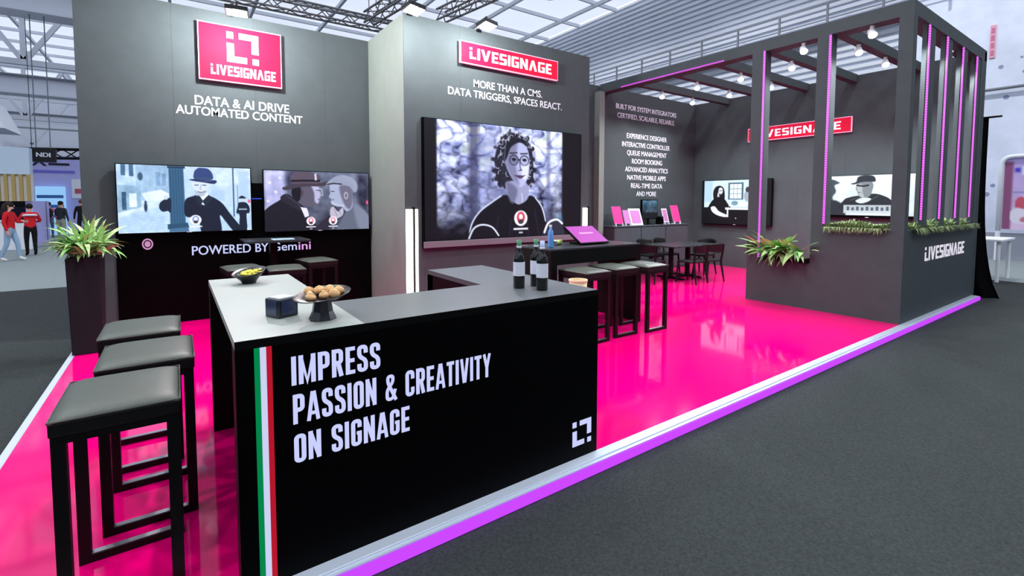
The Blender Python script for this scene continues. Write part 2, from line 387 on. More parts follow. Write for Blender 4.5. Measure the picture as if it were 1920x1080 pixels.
# ================================================================== THE SETTING
G = -.08            # hall carpet level; the pink platform is z = 0
ZT = 4.35           # top of the stand walls
def struct(name, mb, m, label=None, bevel=0):
    o = mb.build(name, m, None, bevel); return tag(o, label, None, None, 'structure')
fl = struct('floor', B(-60, 22, -12, 75, G-.1, G), M_carpet, 'dark grey hall carpet around the stand')
pf = struct('floor_platform', B(-.95, 11.8, 2.25, 8.2, G, 0), M_pink, 'glossy bright pink platform floor of the stand')
tr = struct('trim_1', B(-1.0, 11.8, 2.175, 2.25, G+.015, .004), M_alu, 'white edging strip along the front of the pink platform', .004)
tr2 = struct('trim_2', B(-1.0, -.95, 2.25, 8.0, G, .004), M_alu, 'white edging strip along the left side of the pink platform', .004)
ls = thing('floor_led_strip', 'glowing purple light strip along the front edge of the pink platform', 'light strip')
B(-1.0, 11.85, 2.15, 2.175, G, -.006).build('channel', M_alu, ls)
B(-1.0, 11.85, 2.138, 2.15, G+.006, -.012).build('diffuser', M_purple, ls)

# --- hall shell
def translucent(name, c, fac):
    m = bpy.data.materials.new(name); m.use_nodes = True; nt = m.node_tree; b = nt.nodes['Principled BSDF']
    b.inputs['Base Color'].default_value = (*c, 1); b.inputs['Roughness'].default_value = .9
    t = nt.nodes.new('ShaderNodeBsdfTranslucent'); t.inputs[0].default_value = (*c, 1)
    mx = nt.nodes.new('ShaderNodeMixShader'); mx.inputs[0].default_value = fac
    nt.links.new(b.outputs[0], mx.inputs[1]); nt.links.new(t.outputs[0], mx.inputs[2]); nt.links.new(mx.outputs[0], nt.nodes['Material Output'].inputs[0])
    return m
M_membrane = translucent('roof_membrane', S(218, 222, 230), .72)
ce = MB().add([(-60,-12,13.3),(22,-12,13.3),(22,75,13.3),(-60,75,13.3)], [(0,3,2,1)])
ceil = struct('ceiling', ce, M_membrane, 'white translucent hall roof with purlins')
for i in range(24):
    B(-36, 22, -2+i*3.2, -1.88+i*3.2, 13.05, 13.25).build('purlin', M_steel, ceil)
for i in range(14):
    B(-32+i*4, -31.85+i*4, -2, 74, 12.85, 13.05).build('purlin', M_steel, ceil)
wr = struct('wall_hall_right', B(22, 22.5, -12, 6.2, G, 13.3), M_conc, 'pale bluish concrete wall of the hall')
wr2 = struct('wall_hall_back', B(-60, 22, 75, 75.4, G, 13.3), M_steel, 'far end wall of the hall')
struct('wall_hall_front', B(-60, 22, -12.4, -12, G, 13.3), mat('grey_hall_wall', S(150,154,160), rough=.9, spec=.1, noise=.05, nscale=1), 'grey end wall of the hall behind the viewer')
struct('wall_hall_left', B(-60.4, -60, -12, 75, G, 13.3), MATS['grey_hall_wall'], 'grey far left wall of the hall')
rb = struct('wall_hall_ribbed', B(22.3, 22.5, 6.2, 75, G, 13.3), M_conc, 'ribbed pale cladding wall beyond the stand')
sl = MB()
z = 4.0
while z < 13.2:
    sl.box(22.18, 22.3, 6.2, 74, z, z+.14); z += .27
o = sl.build('rib', M_steel, rb); o['kind'] = 'stuff'
rh = random.Random(12)
for k in range(26):
    y_ = rh.uniform(1.6,5.9); z_ = .8+rh.random()*6.5; r_h = rh.uniform(.04,.09)
    MB().cyl((22.001,y_,z_),(21.996,y_,z_),r_h,n=10).build('hole', mat('hole_shadow_grey', S(150,156,190), rough=.9), wr)
# gallery railing in front of the ribbed wall
rail = thing('gallery_railing', 'long thin metal railing running in front of the ribbed hall wall', 'railing', (21.5, 0, 0))
RZ = 8.95
for zz in (RZ+.02, RZ+.2, RZ+.4, RZ+.62):
    B(-.025, .025, 4.9, 48, zz, zz+(.05 if zz > RZ+.6 else .025)).build('rail', M_steeldark, rail)
for k in range(24):
    B(-.035, .035, 5.0+k*1.86, 5.07+k*1.86, RZ-.3, RZ+.66).build('post', M_steeldark, rail)
B(-.06, .68, 6.3, 48, RZ-.45, RZ-.3).build('ledge', M_steel, rail)

def box_truss(name, label, a, b, size=.34, step=.45, m=M_trussalu, r=.026):
    a = Vector(a); b = Vector(b); d = (b-a); L = d.length; d.normalize()
    sx = d.cross(Vector((0,0,1))).normalized()*size/2; sz = Vector((0,0,size/2))
    t = thing(name, label, 'truss', a, 0, 'lighting trusses under the hall roof'); O = Vector((0,0,0))
    cs = [(-1,-1),(1,-1),(1,1),(-1,1)]
    for i,j in cs: MB().cyl(sx*i+sz*j, d*L+sx*i+sz*j, r, n=8).build('chord', m, t)
    lac = MB(); n = int(L/step)
    for k in range(n):
        p = d*(k*step); q = d*((k+1)*step)
        for e in range(4):
            c0 = cs[e]; c1 = cs[(e+1)%4]
            if k % 2: c0, c1 = c1, c0
            lac.cyl(p+sx*c0[0]+sz*c0[1], q+sx*c1[0]+sz*c1[1], r*.55, n=5, cap=False)
    o = lac.build('lacing', m, t); o['kind'] = 'stuff'
    for q in (.12,.88):
        c = d*L*q; MB().cyl((c.x,c.y,c.z+size/2), (c.x,c.y,13.28-a.z), .012, n=6).build('cable', m, t)
    return t
box_truss('lighting_truss', 'long lighting truss crossing above the back left wall', (-1, 12.6, 6.3), (5.0, 12.6, 6.34), .26, .3)
box_truss('lighting_truss', 'short lighting truss slanting above the corner of the centre block', (4.14, 12.2, 6.3), (4.55, 8.9, 6.3), .26, .3)
box_truss('lighting_truss', 'lighting truss above the middle of the centre block', (5.55, 11.0, 6.3), (5.9, 8.9, 6.3), .26, .3)

def roof_truss(Y, zb, zt, x0, x1, label, step=3.0):
    t = thing('roof_truss', label, 'truss', (0,Y,0), 0, 'white steel roof trusses of the hall')
    B(x0, x1, -.14, .14, zb-.14, zb+.14).build('bottom_chord', M_steel, t)
    B(x0, x1, -.14, .14, zt-.14, zt+.14).build('top_chord', M_steel, t)
    x = x0; k = 0
    while x+step <= x1+.01:
        za, zc = (zb, zt) if k % 2 == 0 else (zt, zb)
        MB().bar((x,0,za), (x+step,0,zc), .2, .2).build('diagonal', M_steel, t)
        if k % 2 == 0: B(x-.1, x+.1, -.1, .1, zb, zt).build('vertical', M_steel, t)
        x += step; k += 1
    return t
roof_truss(25.0, 9.6, 12.2, -17, -2, 'nearest white steel truss spanning the aisle on the left', 1.5)
roof_truss(34.0, 8.6, 11.4, -20, -2, 'second white steel truss spanning the aisle on the left', 1.75)
roof_truss(45.0, 7.2, 10.6, -24, -2, 'third white steel truss spanning the aisle on the left', 2.0)
roof_truss(58.0, 6.4, 10.4, -30, -2, 'farthest white steel truss spanning the aisle on the left', 2.5)
for k,(x,y) in enumerate(((-7.4,29.0),(-8.0,35.5),(-9.6,45.0),(-11.5,58.0))):
    c = thing('steel_column', ['nearest','second','third','farthest'][k]+' white steel column carrying the roof trusses on the left', 'column', (x,y,G), 0, 'white steel columns of the hall')
    B(-.25,.25,-.25,.25,0,9.8-k).build('shaft', M_steel, c)
    B(-.4,.4,-.4,.4,0,.12).build('base_plate', M_steel, c)
for k,(Y,zz) in enumerate(((29.0,9.7),(40.0,8.0),(52.0,7.4))):
    t = thing('crane_beam', ['nearest','middle','farthest'][k]+' deep white beam with a walkway between the roof trusses', 'beam', (0,Y,0), 0, 'deep white beams of the hall')
    B(-22, -2, -.4, .4, zz, zz+.9).build('web', M_steel, t)
    B(-22, -2, -.6, .6, zz-.1, zz).build('bottom_flange', M_steel, t)
    B(-22, -2, -.6, .6, zz+.9, zz+1.0).build('top_flange', M_steeldark, t)

# --- stand walls
def panelled(name, label, core, panels, m=M_wall):
    w = struct(name, core, M_wall, label)
    for p in panels: B(*p).build('panel', m, w)
    return w
g = .0008
xs = [-.97, .02, 1.01, 2.0, 2.71]
WL = panelled('wall_left', 'charcoal back wall carrying two screens and the square pink sign', B(-.97, 2.72, 8.065, 8.2, 0, ZT-.002),
    [(a+g, b-g, 8.05, 8.066, 0, ZT) for a,b in zip(xs[:-1], xs[1:])])
xs = [2.71, 3.62, 4.53, 5.44, 6.34]
WC = panelled('wall_center', 'charcoal block in the middle carrying the big portrait screen', B(2.722, 6.34, 6.553, 8.05, 0, ZT-.002),
    [(a+(g if a > 2.8 else 0), b-g, 6.54, 6.554, 0, ZT) for a,b in zip(xs[:-1], xs[1:])])
M_sidelit = mat('side_lit_wall', S(130, 138, 132), rough=.6, spec=.25, noise=.04, nscale=5)  # wall tone lightened to paint in the light on faces turned left
for a,b in ((6.556,7.3),(7.302,8.05)): tag(B(2.71, 2.7225, a, b, 0, ZT).build('side_panel', M_sidelit, WC), 'side panel with the side light painted into its colour')
xs = [6.34, 7.25, 8.15, 9.06, 9.97, 10.88, 11.8]
WB = panelled('wall_back', 'charcoal rear wall with the white list of services', B(6.34, 11.92, 8.013, 8.15, 0, ZT-.002),
    [(a+g, b-g, 8.0, 8.014, 0, ZT) for a,b in zip(xs[:-1], xs[1:])])
ys = [2.45, 3.4, 4.35, 5.3, 6.25, 7.2, 8.0]
WR = panelled('wall_right', 'charcoal right wall carrying two screens and a pink sign', B(11.813, 11.95, 2.25, 8.013, 0, ZT-.002),
    [(11.8, 11.814, a+g, b-g, 0, ZT) for a,b in zip(ys[:-1], ys[1:])])
# partition on the right: low walls, posts
XP = 8.1
WP = struct('wall_partition', B(XP, XP+.17, 2.25, 3.42, 0, 1.3), M_wall, 'low charcoal partition with open window bays at the right front')
B(XP, XP+.17, 3.42, 4.43, 0, .72).build('panel', M_wall, WP)
for y0,y1 in ((4.2,4.43),(3.22,3.42),(2.25,2.41)):
    B(XP, XP+(.17 if y0 > 3 else .15), y0, y1, .72 if y0 > 4 else 1.3, 4.19).build('post', M_wall, WP)
WF = struct('wall_front', B(XP+.17, 11.8, 2.25, 2.42, 0, 1.3), M_wall, 'low charcoal front wall at the right with the white wordmark')
finx = (8.72, 9.57, 10.42, 11.27)
for x in finx:
    B(x, x+.36, 2.26, 2.32, 1.3, 4.19).build('fin', M_wall, WF)
B(11.62, 11.8, 2.25, 2.5, 1.3, 4.19).build('post', M_wall, WF)
# beam frame
def beam(n, label, *a):
    return struct('trim_%d' % n, B(*a), M_wall, label)
beam(4, 'charcoal side beam on top of the partition posts', XP, XP+.25, 2.25, 8.0, 4.19, 4.38)
beam(5, 'charcoal front beam on top of the fins', XP+.25, 11.95, 2.25, 2.5, 4.19, 4.38)
BY = (3.2, 4.25, 5.2, 6.12, 7.08)
for k,y in enumerate(BY):
    beam(6+k, 'charcoal cross beam number %d counted from the front' % (k+1), XP+.25, 11.8, y-.07, y+.07, 4.2, 4.36)
struct('trim_12', B(7.93, 8.09, 7.84, 8.0, 0, 4.19), M_sidelit, 'charcoal post at the left end of the service list wall, painted lighter as if side-lit')  # post colour lightened for the light on its left face

# ================================================================== SIGNS AND LETTERING
F8 = front(8.05)
def sign_board(label, mk, u0, u1, v0, v1, axis, d=.045, stand=.03):
    t = thing('sign_board', label, 'sign'); fn = mk
    e = MB(); e.prism([(u0,v0),(u1,v0),(u1,v1),(u0,v1)], fn, stand, stand+d); e.build('edge', M_signedge, t)
    f = MB(); q = .012; f.prism([(u0+q,v0+q),(u1-q,v0+q),(u1-q,v1-q),(u0+q,v1-q)], fn, stand+d, stand+d+.003); f.build('face', M_sign, t)
    for a in (.2,.8):
        for c in (.25,.75):
            MB().cyl(fn(u0+a*(u1-u0), v0+c*(v1-v0), 0), fn(u0+a*(u1-u0), v0+c*(v1-v0), stand), .015, n=8).build('standoff', M_blackmetal, t)
    return t
def off(fn, k): return lambda u, v, n: fn(u, v, n+k)
t = sign_board('square pink sign with the white emblem on the back left wall', F8, .316, 1.365, 3.375, 4.165, 0)
wordmark(t, M_signletter, off(F8,.078), .46, 1.28, 3.46, 3.60)
emblem(t, M_signletter, off(F8,.078), .66, 1.06, 3.66, 4.08)
FC = front(6.54)
t = sign_board('long pink wordmark sign on the centre block', FC, 3.585, 5.51, 3.785, 4.115, 0)
wordmark(t, M_signletter, off(FC,.078), 3.74, 5.36, 3.865, 4.035)
FRt = leftface(11.8)
t = sign_board('long pink wordmark sign on the right wall behind the posts', FRt, -6.47, -4.23, 3.175, 3.5, 0)
wordmark(t, M_signletter, off(FRt,.078), -6.27, -4.43, 3.25, 3.42)
# flat lettering on the walls
lettering('DATA & AI DRIVE', WL, M_letter, F8, .262, 1.467, 3.03, .125, .012)
lettering('AUTOMATED CONTENT', WL, M_letter, F8, .041, 1.656, 2.885, .117, .012)
lettering('MORE THAN A CMS.', WC, M_letter, FC, 3.857, 5.217, 3.47, .112, .011)
lettering('DATA TRIGGERS, SPACES REACT.', WC, M_letter, FC, 3.41, 5.666, 3.305, .112, .011)
FB = front(8.0)
lines = [('BUILT FOR SYSTEM INTEGRATORS', 8.63, 10.93, 3.93), ('CERTIFIED, SCALABLE, RELIABLE.', 8.68, 10.87, 3.72),
 ('EXPERIENCE DESIGNER', 9.02, 10.55, 3.26), ('INTERACTIVE CONTROLLER', 8.86, 10.68, 3.05), ('QUEUE MANAGEMENT', 9.04, 10.56, 2.85),
 ('ROOM BOOKING', 9.22, 10.38, 2.65), ('ADVANCED ANALYTICS', 8.98, 10.62, 2.45), ('NATIVE MOBILE APPS', 9.06, 10.54, 2.25), ('REAL-TIME DATA', 9.2, 10.4, 2.05), ('AND MORE', 9.4, 10.16, 1.85)]
for s,a,b,zz in lines: lettering(s, WB, M_letter, FB, a, b, zz-.02, .115, .014)
wordmark(WF, M_signletter, front(2.25), 9.03, 11.12, .815, 1.02, .004)  # letters given a glow of their own, as little light reaches them

# ================================================================== SCREENS
def tv(name, label, fn, u0, u1, v0, v1, pic, deep=.06, stand=.04, bez=.012, cat='television', low=0.0):
    t = thing(name, label, cat)
    b = MB(); b.prism([(u0,v0),(u1,v0),(u1,v1),(u0,v1)], fn, stand, stand+deep); b.build('housing', M_screenblack, t, .004)
    k = MB(); k.prism([(u0+.3*(u1-u0), v0+.25*(v1-v0)), (u1-.3*(u1-u0), v0+.25*(v1-v0)), (u1-.3*(u1-u0), v1-.25*(v1-v0)), (u0+.3*(u1-u0), v1-.25*(v1-v0))], fn, 0, stand); k.build('wall_mount', M_blackmetal, t)
    pic.build('screen', fn, u0+bez, u1-bez, v0+bez+low, v1-bez, t, d=stand+deep+.003)
    lg = MB(); m_ = (u0+u1)/2; lg.prism([(m_-.03, v0+.004), (m_+.03, v0+.004), (m_+.03, v0+.014), (m_-.03, v0+.014)], fn, stand+deep, stand+deep+.004); lg.build('badge', M_alu, t)
    return t

# picture: grey street with a man in a round hat leaning on a lamp column
p = Pic(256, 144, 1.72, (196,216,242)); p.vgrad((190,212,240),(206,224,250))
p.poly([(.0,0),(.36,0),(.36,.42),(.0,.62)], (150,182,214), .02)
p.rect(.0,.13,0,.30,(176,204,232)); p.rect(.03,.06,.0,.16,(70,104,140)); p.rect(.085,.115,.0,.17,(70,104,140))
p.rect(.27,.30,.1,.3,(120,156,192)); p.rect(.31,.34,.12,.3,(118,152,190)); p.rect(.2,.26,.18,.42,(160,192,222))
p.poly([(.0,.3),(.16,.32),(.16,.62),(.0,.7)], (136,170,200), .02); p.rect(.03,.06,.4,.66,(56,88,116)); p.rect(.08,.13,.42,.62,(210,230,245))
p.poly([(.16,.42),(.3,.36),(.36,.42),(.36,.5),(.2,.54)], (214,232,248), .02)
p.poly([(.0,.76),(.36,.58),(.7,.55),(1,.6),(1,1),(0,1)], (176,204,236), .03); p.noise(30,14,26,3)
for k in range(7): p.line([(.0,.8+.03*k),(.34,.68+.04*k)], .006, (140,172,206), al=.6)
p.poly([(.47,.1),(.62,.25),(.8,.3),(1,.2),(1,.56),(.47,.58)], (172,200,234), .04, .6); p.rect(.56,.62,.3,.5,(150,180,214), .03, .6); p.rect(.68,.78,.36,.52,(156,186,220), .03, .6); p.rect(.9,.98,.05,.5,(164,192,226), .02, .7)
p.ell(.16,.17,.018,.06,(60,86,112)); p.ell(.19,.62,.012,.07,(40,60,84)); p.ell(.19,.545,.008,.02,(40,60,84))
p.poly([(.85,.0),(.862,.0),(.862,.78),(.85,.78)], (60,92,128)); p.line([(.89,.28),(.89,.75)], .008, (70,100,138))
p.poly([(.36,.02),(.47,.02),(.475,.88),(.36,.9)], (52,92,126)); 
for k in range(5): p.line([(.372+.02*k,.06),(.372+.02*k,.86)], .008, (30,62,92), al=.8)
p.rect(.352,.482,.0,.035,(30,58,86)); p.poly([(.34,.88),(.49,.86),(.5,.94),(.34,.96)], (40,74,104)); p.poly([(.355,.95),(.49,.93),(.5,1),(.35,1)], (66,104,140))
p.smooth([(.37,.5),(.33,.5),(.29,.56),(.285,.64),(.31,.69),(.345,.68),(.365,.7)], (24,36,56)); p.ell(.335,.475,.016,.035,(190,208,226)); 
p.smooth([(.475,.52),(.54,.45),(.6,.42),(.68,.46),(.76,.56),(.82,.72),(.9,.92),(.95,1.02),(.86,1.03),(.78,.84),(.74,.76),(.745,1.03),(.6,1.03),(.57,.8),(.475,.76)], (20,28,46), .01)
p.poly([(.585,.44),(.65,.44),(.625,.6),(.6,.58)], (222,234,248)); p.poly([(.6,.46),(.625,.46),(.618,.56),(.606,.56)], (60,80,108)); p.poly([(.565,.4),(.65,.4),(.665,.49),(.61,.52),(.56,.48)], (230,240,250), .01); p.poly([(.58,.43),(.61,.52),(.59,.62),(.545,.47)], (28,38,58)); p.poly([(.655,.43),(.61,.52),(.625,.62),(.69,.49)], (28,38,58))
p.smooth([(.535,.22),(.54,.33),(.565,.42),(.6,.46),(.63,.42),(.655,.33),(.655,.22)], (200,214,230)); p.smooth([(.55,.36),(.6,.4),(.64,.36),(.63,.43),(.6,.46),(.56,.42)], (150,166,190), .02, .7)
p.line([(.552,.285),(.578,.28)], .012, (40,54,78)); p.line([(.612,.28),(.638,.285)], .012, (40,54,78)); p.line([(.597,.28),(.592,.34),(.602,.35)], .007, (120,138,164)); p.line([(.575,.385),(.6,.395),(.628,.38)], .01, (90,60,80))
p.smooth([(.55,.08),(.58,.02),(.62,.015),(.66,.03),(.69,.1),(.69,.19),(.62,.22),(.55,.19)], (48,66,120)); p.smooth([(.51,.2),(.56,.19),(.63,.22),(.7,.2),(.725,.22),(.7,.26),(.62,.24),(.54,.22)], (36,50,92)); p.rect(.552,.69,.165,.19,(54,78,110))
p.smooth([(.89,.6),(.9,.55),(.955,.55),(.985,.62),(.985,.72),(.96,.75),(.96,1.0),(.9,1.0),(.9,.75),(.875,.72)], (22,30,50)); p.ell(.925,.5,.018,.042,(186,200,220)); p.smooth([(.9,.47),(.925,.44),(.955,.47),(.955,.485),(.9,.485)], (22,32,52)); p.line([(.9,.66),(.96,.66)], .02, (150,166,190))
p.badge(.55,.82,.075,(120,150,200)); p.ell(.985,.53,.012,.03,(214,90,130))
tv('television', 'left screen on the back wall showing a man in a round hat on a street', F8, -.625, .915, 1.25, 2.168, p)

# picture: two men in hats facing each other in the dark
p = Pic(256, 144, 1.72, (70,72,100)); p.vgrad((104,112,138),(58,62,80))
for u,c in ((.04,150),(.1,120),(.13,170),(.9,70)): p.rect(u,u+.03,0,.6,(c,c,min(255,c+40)), .03, .6)
p.rect(.0,.19,.0,.9,(200,200,250),.08,.75); p.rect(.2,.42,.0,.3,(54,54,80),.08,.7); p.rect(.88,1,.0,1,(46,46,66),.1,.7); p.noise(14,8,40,8)
for a,b in ((.05,.2),(.1,.35),(.03,.5),(.14,.12)): p.ell(a,b,.012,.02,(236,232,255),.03,.9)
p.smooth([(-.05,.8),(.02,.62),(.12,.5),(.2,.42),(.28,.5),(.36,.62),(.42,.8),(.46,1.05),(-.05,1.05)], (22,20,30)); p.smooth([(.14,.47),(.2,.38),(.3,.52),(.34,.66),(.28,.64)], (34,32,46)); p.line([(.19,.4),(.3,.55),(.36,.72)], .01, (84,80,104), al=.7); p.poly([(.32,.6),(.38,.62),(.4,.75),(.36,.78)], (216,214,238))
p.smooth([(.27,.2),(.3,.16),(.46,.18),(.49,.24),(.5,.32),(.515,.38),(.505,.42),(.5,.48),(.485,.55),(.44,.58),(.38,.6),(.33,.56),(.28,.45),(.25,.32)], (88,82,100)); p.smooth([(.42,.2),(.49,.24),(.5,.32),(.515,.38),(.5,.47),(.485,.54),(.455,.5),(.45,.36)], (172,172,206), .03)
p.ell(.33,.36,.02,.06,(70,62,78)); p.smooth([(.26,.24),(.32,.22),(.32,.46),(.28,.5),(.24,.38)], (16,14,22)); p.line([(.47,.31),(.5,.315)], .012, (24,20,30)); p.line([(.485,.47),(.505,.465)], .009, (60,40,54)); p.line([(.46,.29),(.525,.29),(.535,.4),(.52,.4)], .008, (226,228,246), al=.8)
p.smooth([(.16,.28),(.2,.25),(.28,.2),(.36,.19),(.5,.19),(.58,.15),(.6,.17),(.54,.24),(.4,.25),(.28,.28),(.18,.32)], (62,54,68)); p.smooth([(.24,.2),(.25,.05),(.32,.0),(.44,.02),(.5,.06),(.505,.19),(.36,.2)], (84,74,90)); p.line([(.245,.165),(.36,.155),(.5,.15)], .035, (20,18,26)); p.poly([(.455,.04),(.475,.02),(.48,.14),(.46,.15)], (190,190,210))
p.smooth([(.68,1.05),(.72,.82),(.78,.64),(.84,.56),(.9,.6),(.97,.7),(1.03,.85),(1.03,1.05)], (92,98,118)); p.smooth([(.84,.58),(.9,.55),(.98,.7),(1.02,.82),(1.02,1.02),(.9,1.02)], (134,142,166), .06, .6)
p.smooth([(.6,.22),(.62,.14),(.76,.16),(.82,.24),(.83,.4),(.83,.6),(.77,.68),(.72,.6),(.65,.58),(.615,.54),(.612,.46),(.592,.42),(.605,.36)], (158,166,194)); p.smooth([(.7,.24),(.82,.25),(.83,.5),(.8,.64),(.74,.54)], (102,100,122), .04); p.ell(.765,.4,.022,.065,(170,164,184)); p.ell(.765,.4,.012,.04,(104,98,118)); p.line([(.615,.33),(.645,.33)], .014, (36,32,46)); p.line([(.61,.48),(.64,.475)], .01, (60,44,58)); p.line([(.62,.52),(.68,.58),(.74,.58)], .035, (200,200,220), .02, .5)
p.smooth([(.57,.2),(.6,.14),(.66,.07),(.74,.04),(.83,.08),(.88,.18),(.88,.3),(.85,.34),(.8,.24),(.7,.2),(.63,.21),(.58,.23)], (140,148,172)); p.line([(.58,.21),(.64,.19),(.72,.2)], .022, (34,32,44)); p.line([(.66,.09),(.76,.12),(.86,.2)], .012, (150,150,178), al=.8); p.line([(.72,.05),(.83,.12),(.87,.26)], .01, (170,170,196), al=.6)
p.smooth([(.46,.95),(.54,.82),(.62,.7),(.63,.6),(.66,.6),(.68,.66),(.72,.66),(.74,.72),(.7,.8),(.62,.92),(.55,1.05),(.44,1.05)], (40,36,50)); p.smooth([(.6,.72),(.61,.62),(.64,.6),(.68,.68),(.72,.62),(.735,.64),(.73,.74),(.68,.8),(.62,.82)], (176,172,192)); p.line([(.64,.62),(.67,.76)], .006, (90,84,104)); p.line([(.69,.66),(.71,.74)], .006, (90,84,104))
p.badge(.415,.84,.072); p.badge(.63,.84,.072); p.ell(.985,.52,.01,.035,(236,90,140))
tv('television', 'right screen on the back wall showing two men in hats face to face', F8, 1.068, 2.655, 1.215, 2.156, p)

# lower LED wall with glowing writing
lw = thing('led_wall', 'black glossy LED wall below the two screens with glowing writing', 'led wall', (0,0,0))
B(-.655, 2.705, 8.035, 8.05, 0, 1.3).build('panel', M_screenblack, lw)
B(.915, 1.07, 8.03, 8.036, 1.24, 1.95).build('control_box', M_screenblack, lw)
FL = front(8.035)
lettering('POWERED BY', lw, M_letteremit, FL, .167, 1.13, .925, .125, .012)
M_lilac = emat('lilac_lettering', S(232, 170, 240), 1.0)
lettering('Gem', lw, M_letteremit, FL, 1.175, 1.53, .925, .125, .008)
lettering('ini', lw, M_lilac, FL, 1.555, 1.735, .925, .125, .008)
mb = MB()
for k in range(40):
    a0, a1 = 2*PI*k/40, 2*PI*(k+1)/40
    for r0, r1 in ((.055,.075),(.0,.04)):
        mb.add([FL(-.325+.8*r0*math.cos(a0), 1.105+r0*math.sin(a0), .003), FL(-.325+.8*r1*math.cos(a0), 1.105+r1*math.sin(a0), .003), FL(-.325+.8*r1*math.cos(a1), 1.105+r1*math.sin(a1), .003), FL(-.325+.8*r0*math.cos(a1), 1.105+r0*math.sin(a1), .003)], [(0,1,2,3)])
mb.build('round_icon', emat('icon_lilac', S(216, 150, 200), .9), lw)
for k in range(5):
    c = MB(); c.cyl((.94+.026*k, 8.029, 1.72), (.94+.026*k, 8.026, 1.72), .009, n=10); c.build('indicator', emat('blue_led', S(70, 90, 255), 1.4), lw)

# picture: woman with curly hair and glasses in front of stones
p = Pic(300, 180, 1.628, (10,10,16))
stone = Pic(300, 180, 1.628, (150,158,206)); 
gx, gy = stone.x*6.0, stone.y*8.0; n1 = stone.noise(8, 8, 70, 21); 
d1 = np.full(gx.shape, 9.0); d2 = d1.copy(); val = np.zeros(gx.shape); rs = np.random.RandomState(4)
for i in range(-1, 12):
    for j in range(-1, 10):
        cx, cy_ = i+.2+.6*rs.rand(), j+.2+.6*rs.rand(); vv = rs.rand(); d = np.hypot(gx+n1*1.1-cx, (gy-n1*1.1-cy_)*.9)
        nearer = d < d1; d2 = np.where(nearer, d1, np.minimum(d2, d)); val = np.where(nearer, vv, val); d1 = np.where(nearer, d, d1)
edge = np.clip((d2-d1)*2.4, 0, 1)**.6
sh = (.52+.48*edge)*(.74+.36*val)*(1.22-.95*np.clip(stone.y-.12,0,1)**1.3)
stone.c = np.clip(np.stack([sh*.78, sh*.82, sh*1.06], -1), 0, 1); stone.noise(14, 14, 120, 9); stone.noise(40, 40, 50, 12)
L_, R_ = .058, .862
fade = np.clip((stone.x/1.628-L_)/.012, 0, 1)*np.clip((R_-stone.x/1.628)/.012, 0, 1)*np.clip((1.02-stone.y)/.3, 0, 1)
p.c = p.c*(1-fade[...,None])+stone.c*fade[...,None]
p.rect(.24,.3,-.02,.9,(54,56,88),.05,.75); p.rect(.3,.5,.1,.9,(110,116,164),.12,.45); p.rect(.74,.77,0,.9,(96,100,140),.03,.6); p.rect(.78,.85,.05,.85,(225,230,255),.06,.35); p.ell(.84,.88,.02,.06,(90,170,220),.05,.7)
hair = [(.40,.40),(.395,.3),(.41,.2),(.44,.1),(.49,.05),(.55,.06),(.6,.1),(.635,.18),(.645,.28),(.65,.38),(.645,.47),(.62,.52),(.58,.52),(.56,.46),(.5,.5),(.47,.53),(.43,.52),(.405,.47)]
cxh = np.array([.525,.3])
p.smooth([tuple((np.array(q)-cxh)*1.07+cxh) for q in hair], (206,212,246), .04); p.smooth(hair, (26,26,40), .015)
rs = np.random.RandomState(2)
for k in range(110):                                   # fluffy curls along the outline
    q = hair[rs.randint(len(hair))]; f = .9+.16*rs.rand(); c = (np.array(q)-cxh)*f+cxh+rs.randn(2)*.006
    p.ell(c[0], c[1], .007+.006*rs.rand(), .011+.01*rs.rand(), (30,30,46), .014, .8)
for k in range(150):                                   # curly strands, bright where back-lit
    a_ = rs.rand()*2*PI; f = .55+.5*rs.rand()**.6; q = np.array([.525+.118*f*math.cos(a_), .29+.235*f*math.sin(a_)])
    if q[1] > .52: continue
    th = rs.rand()*PI; dl = np.array([math.cos(th)*.012, math.sin(th)*.022]); nn = np.array([-math.sin(th)*.006, math.cos(th)*.01])
    br = rs.rand() < (.55 if (math.cos(a_) > .35 or math.sin(a_) < -.6) else .2)
    p.curve([tuple(q-dl), tuple(q+nn), tuple(q+dl)], .006, (222,228,255) if br else (52,52,72), .006, .8)
p.smooth([(.36,1.05),(.37,.86),(.4,.74),(.45,.66),(.5,.62),(.56,.66),(.62,.62),(.67,.67),(.71,.76),(.735,.9),(.74,1.05)], (226,230,255), .012); p.smooth([(.235,1.05),(.255,.88),(.3,.77),(.37,.69),(.43,.63),(.48,.62),(.55,.7),(.62,.62),(.67,.65),(.71,.74),(.735,.86),(.74,1.05)], (12,12,20), .012)
p.curve([(.235,1.02),(.258,.87),(.305,.765),(.375,.685),(.435,.625)], .012, (216,222,252), .01); p.curve([(.665,.64),(.71,.73),(.737,.86)], .012, (220,226,255), .01)
for a in ((.42,.8,.4,1.0),(.5,.84,.49,1.0),(.6,.8,.62,1.0),(.66,.76,.69,.98)): p.line([(a[0],a[1]),(a[2],a[3])], .012, (40,40,58), .02, .7)
p.smooth([(.47,.5),(.485,.62),(.53,.69),(.575,.69),(.615,.63),(.6,.5)], (150,152,190), .012); p.smooth([(.47,.5),(.49,.66),(.52,.68),(.54,.56)], (104,104,138), .03); p.line([(.57,.6),(.575,.68)], .008, (230,232,255), .01, .7)
p.smooth([(.465,.2),(.5,.14),(.56,.13),(.605,.18),(.622,.28),(.618,.4),(.6,.49),(.575,.535),(.545,.53),(.505,.46),(.475,.38),(.46,.3)], (176,180,222), .012); p.smooth([(.465,.2),(.5,.15),(.54,.14),(.53,.3),(.54,.42),(.55,.52),(.51,.47),(.475,.38),(.46,.3)], (112,112,146), .04, .85); p.smooth([(.46,.3),(.47,.16),(.52,.1),(.58,.1),(.61,.16),(.56,.13),(.5,.18),(.475,.27)], (22,22,34), .012)
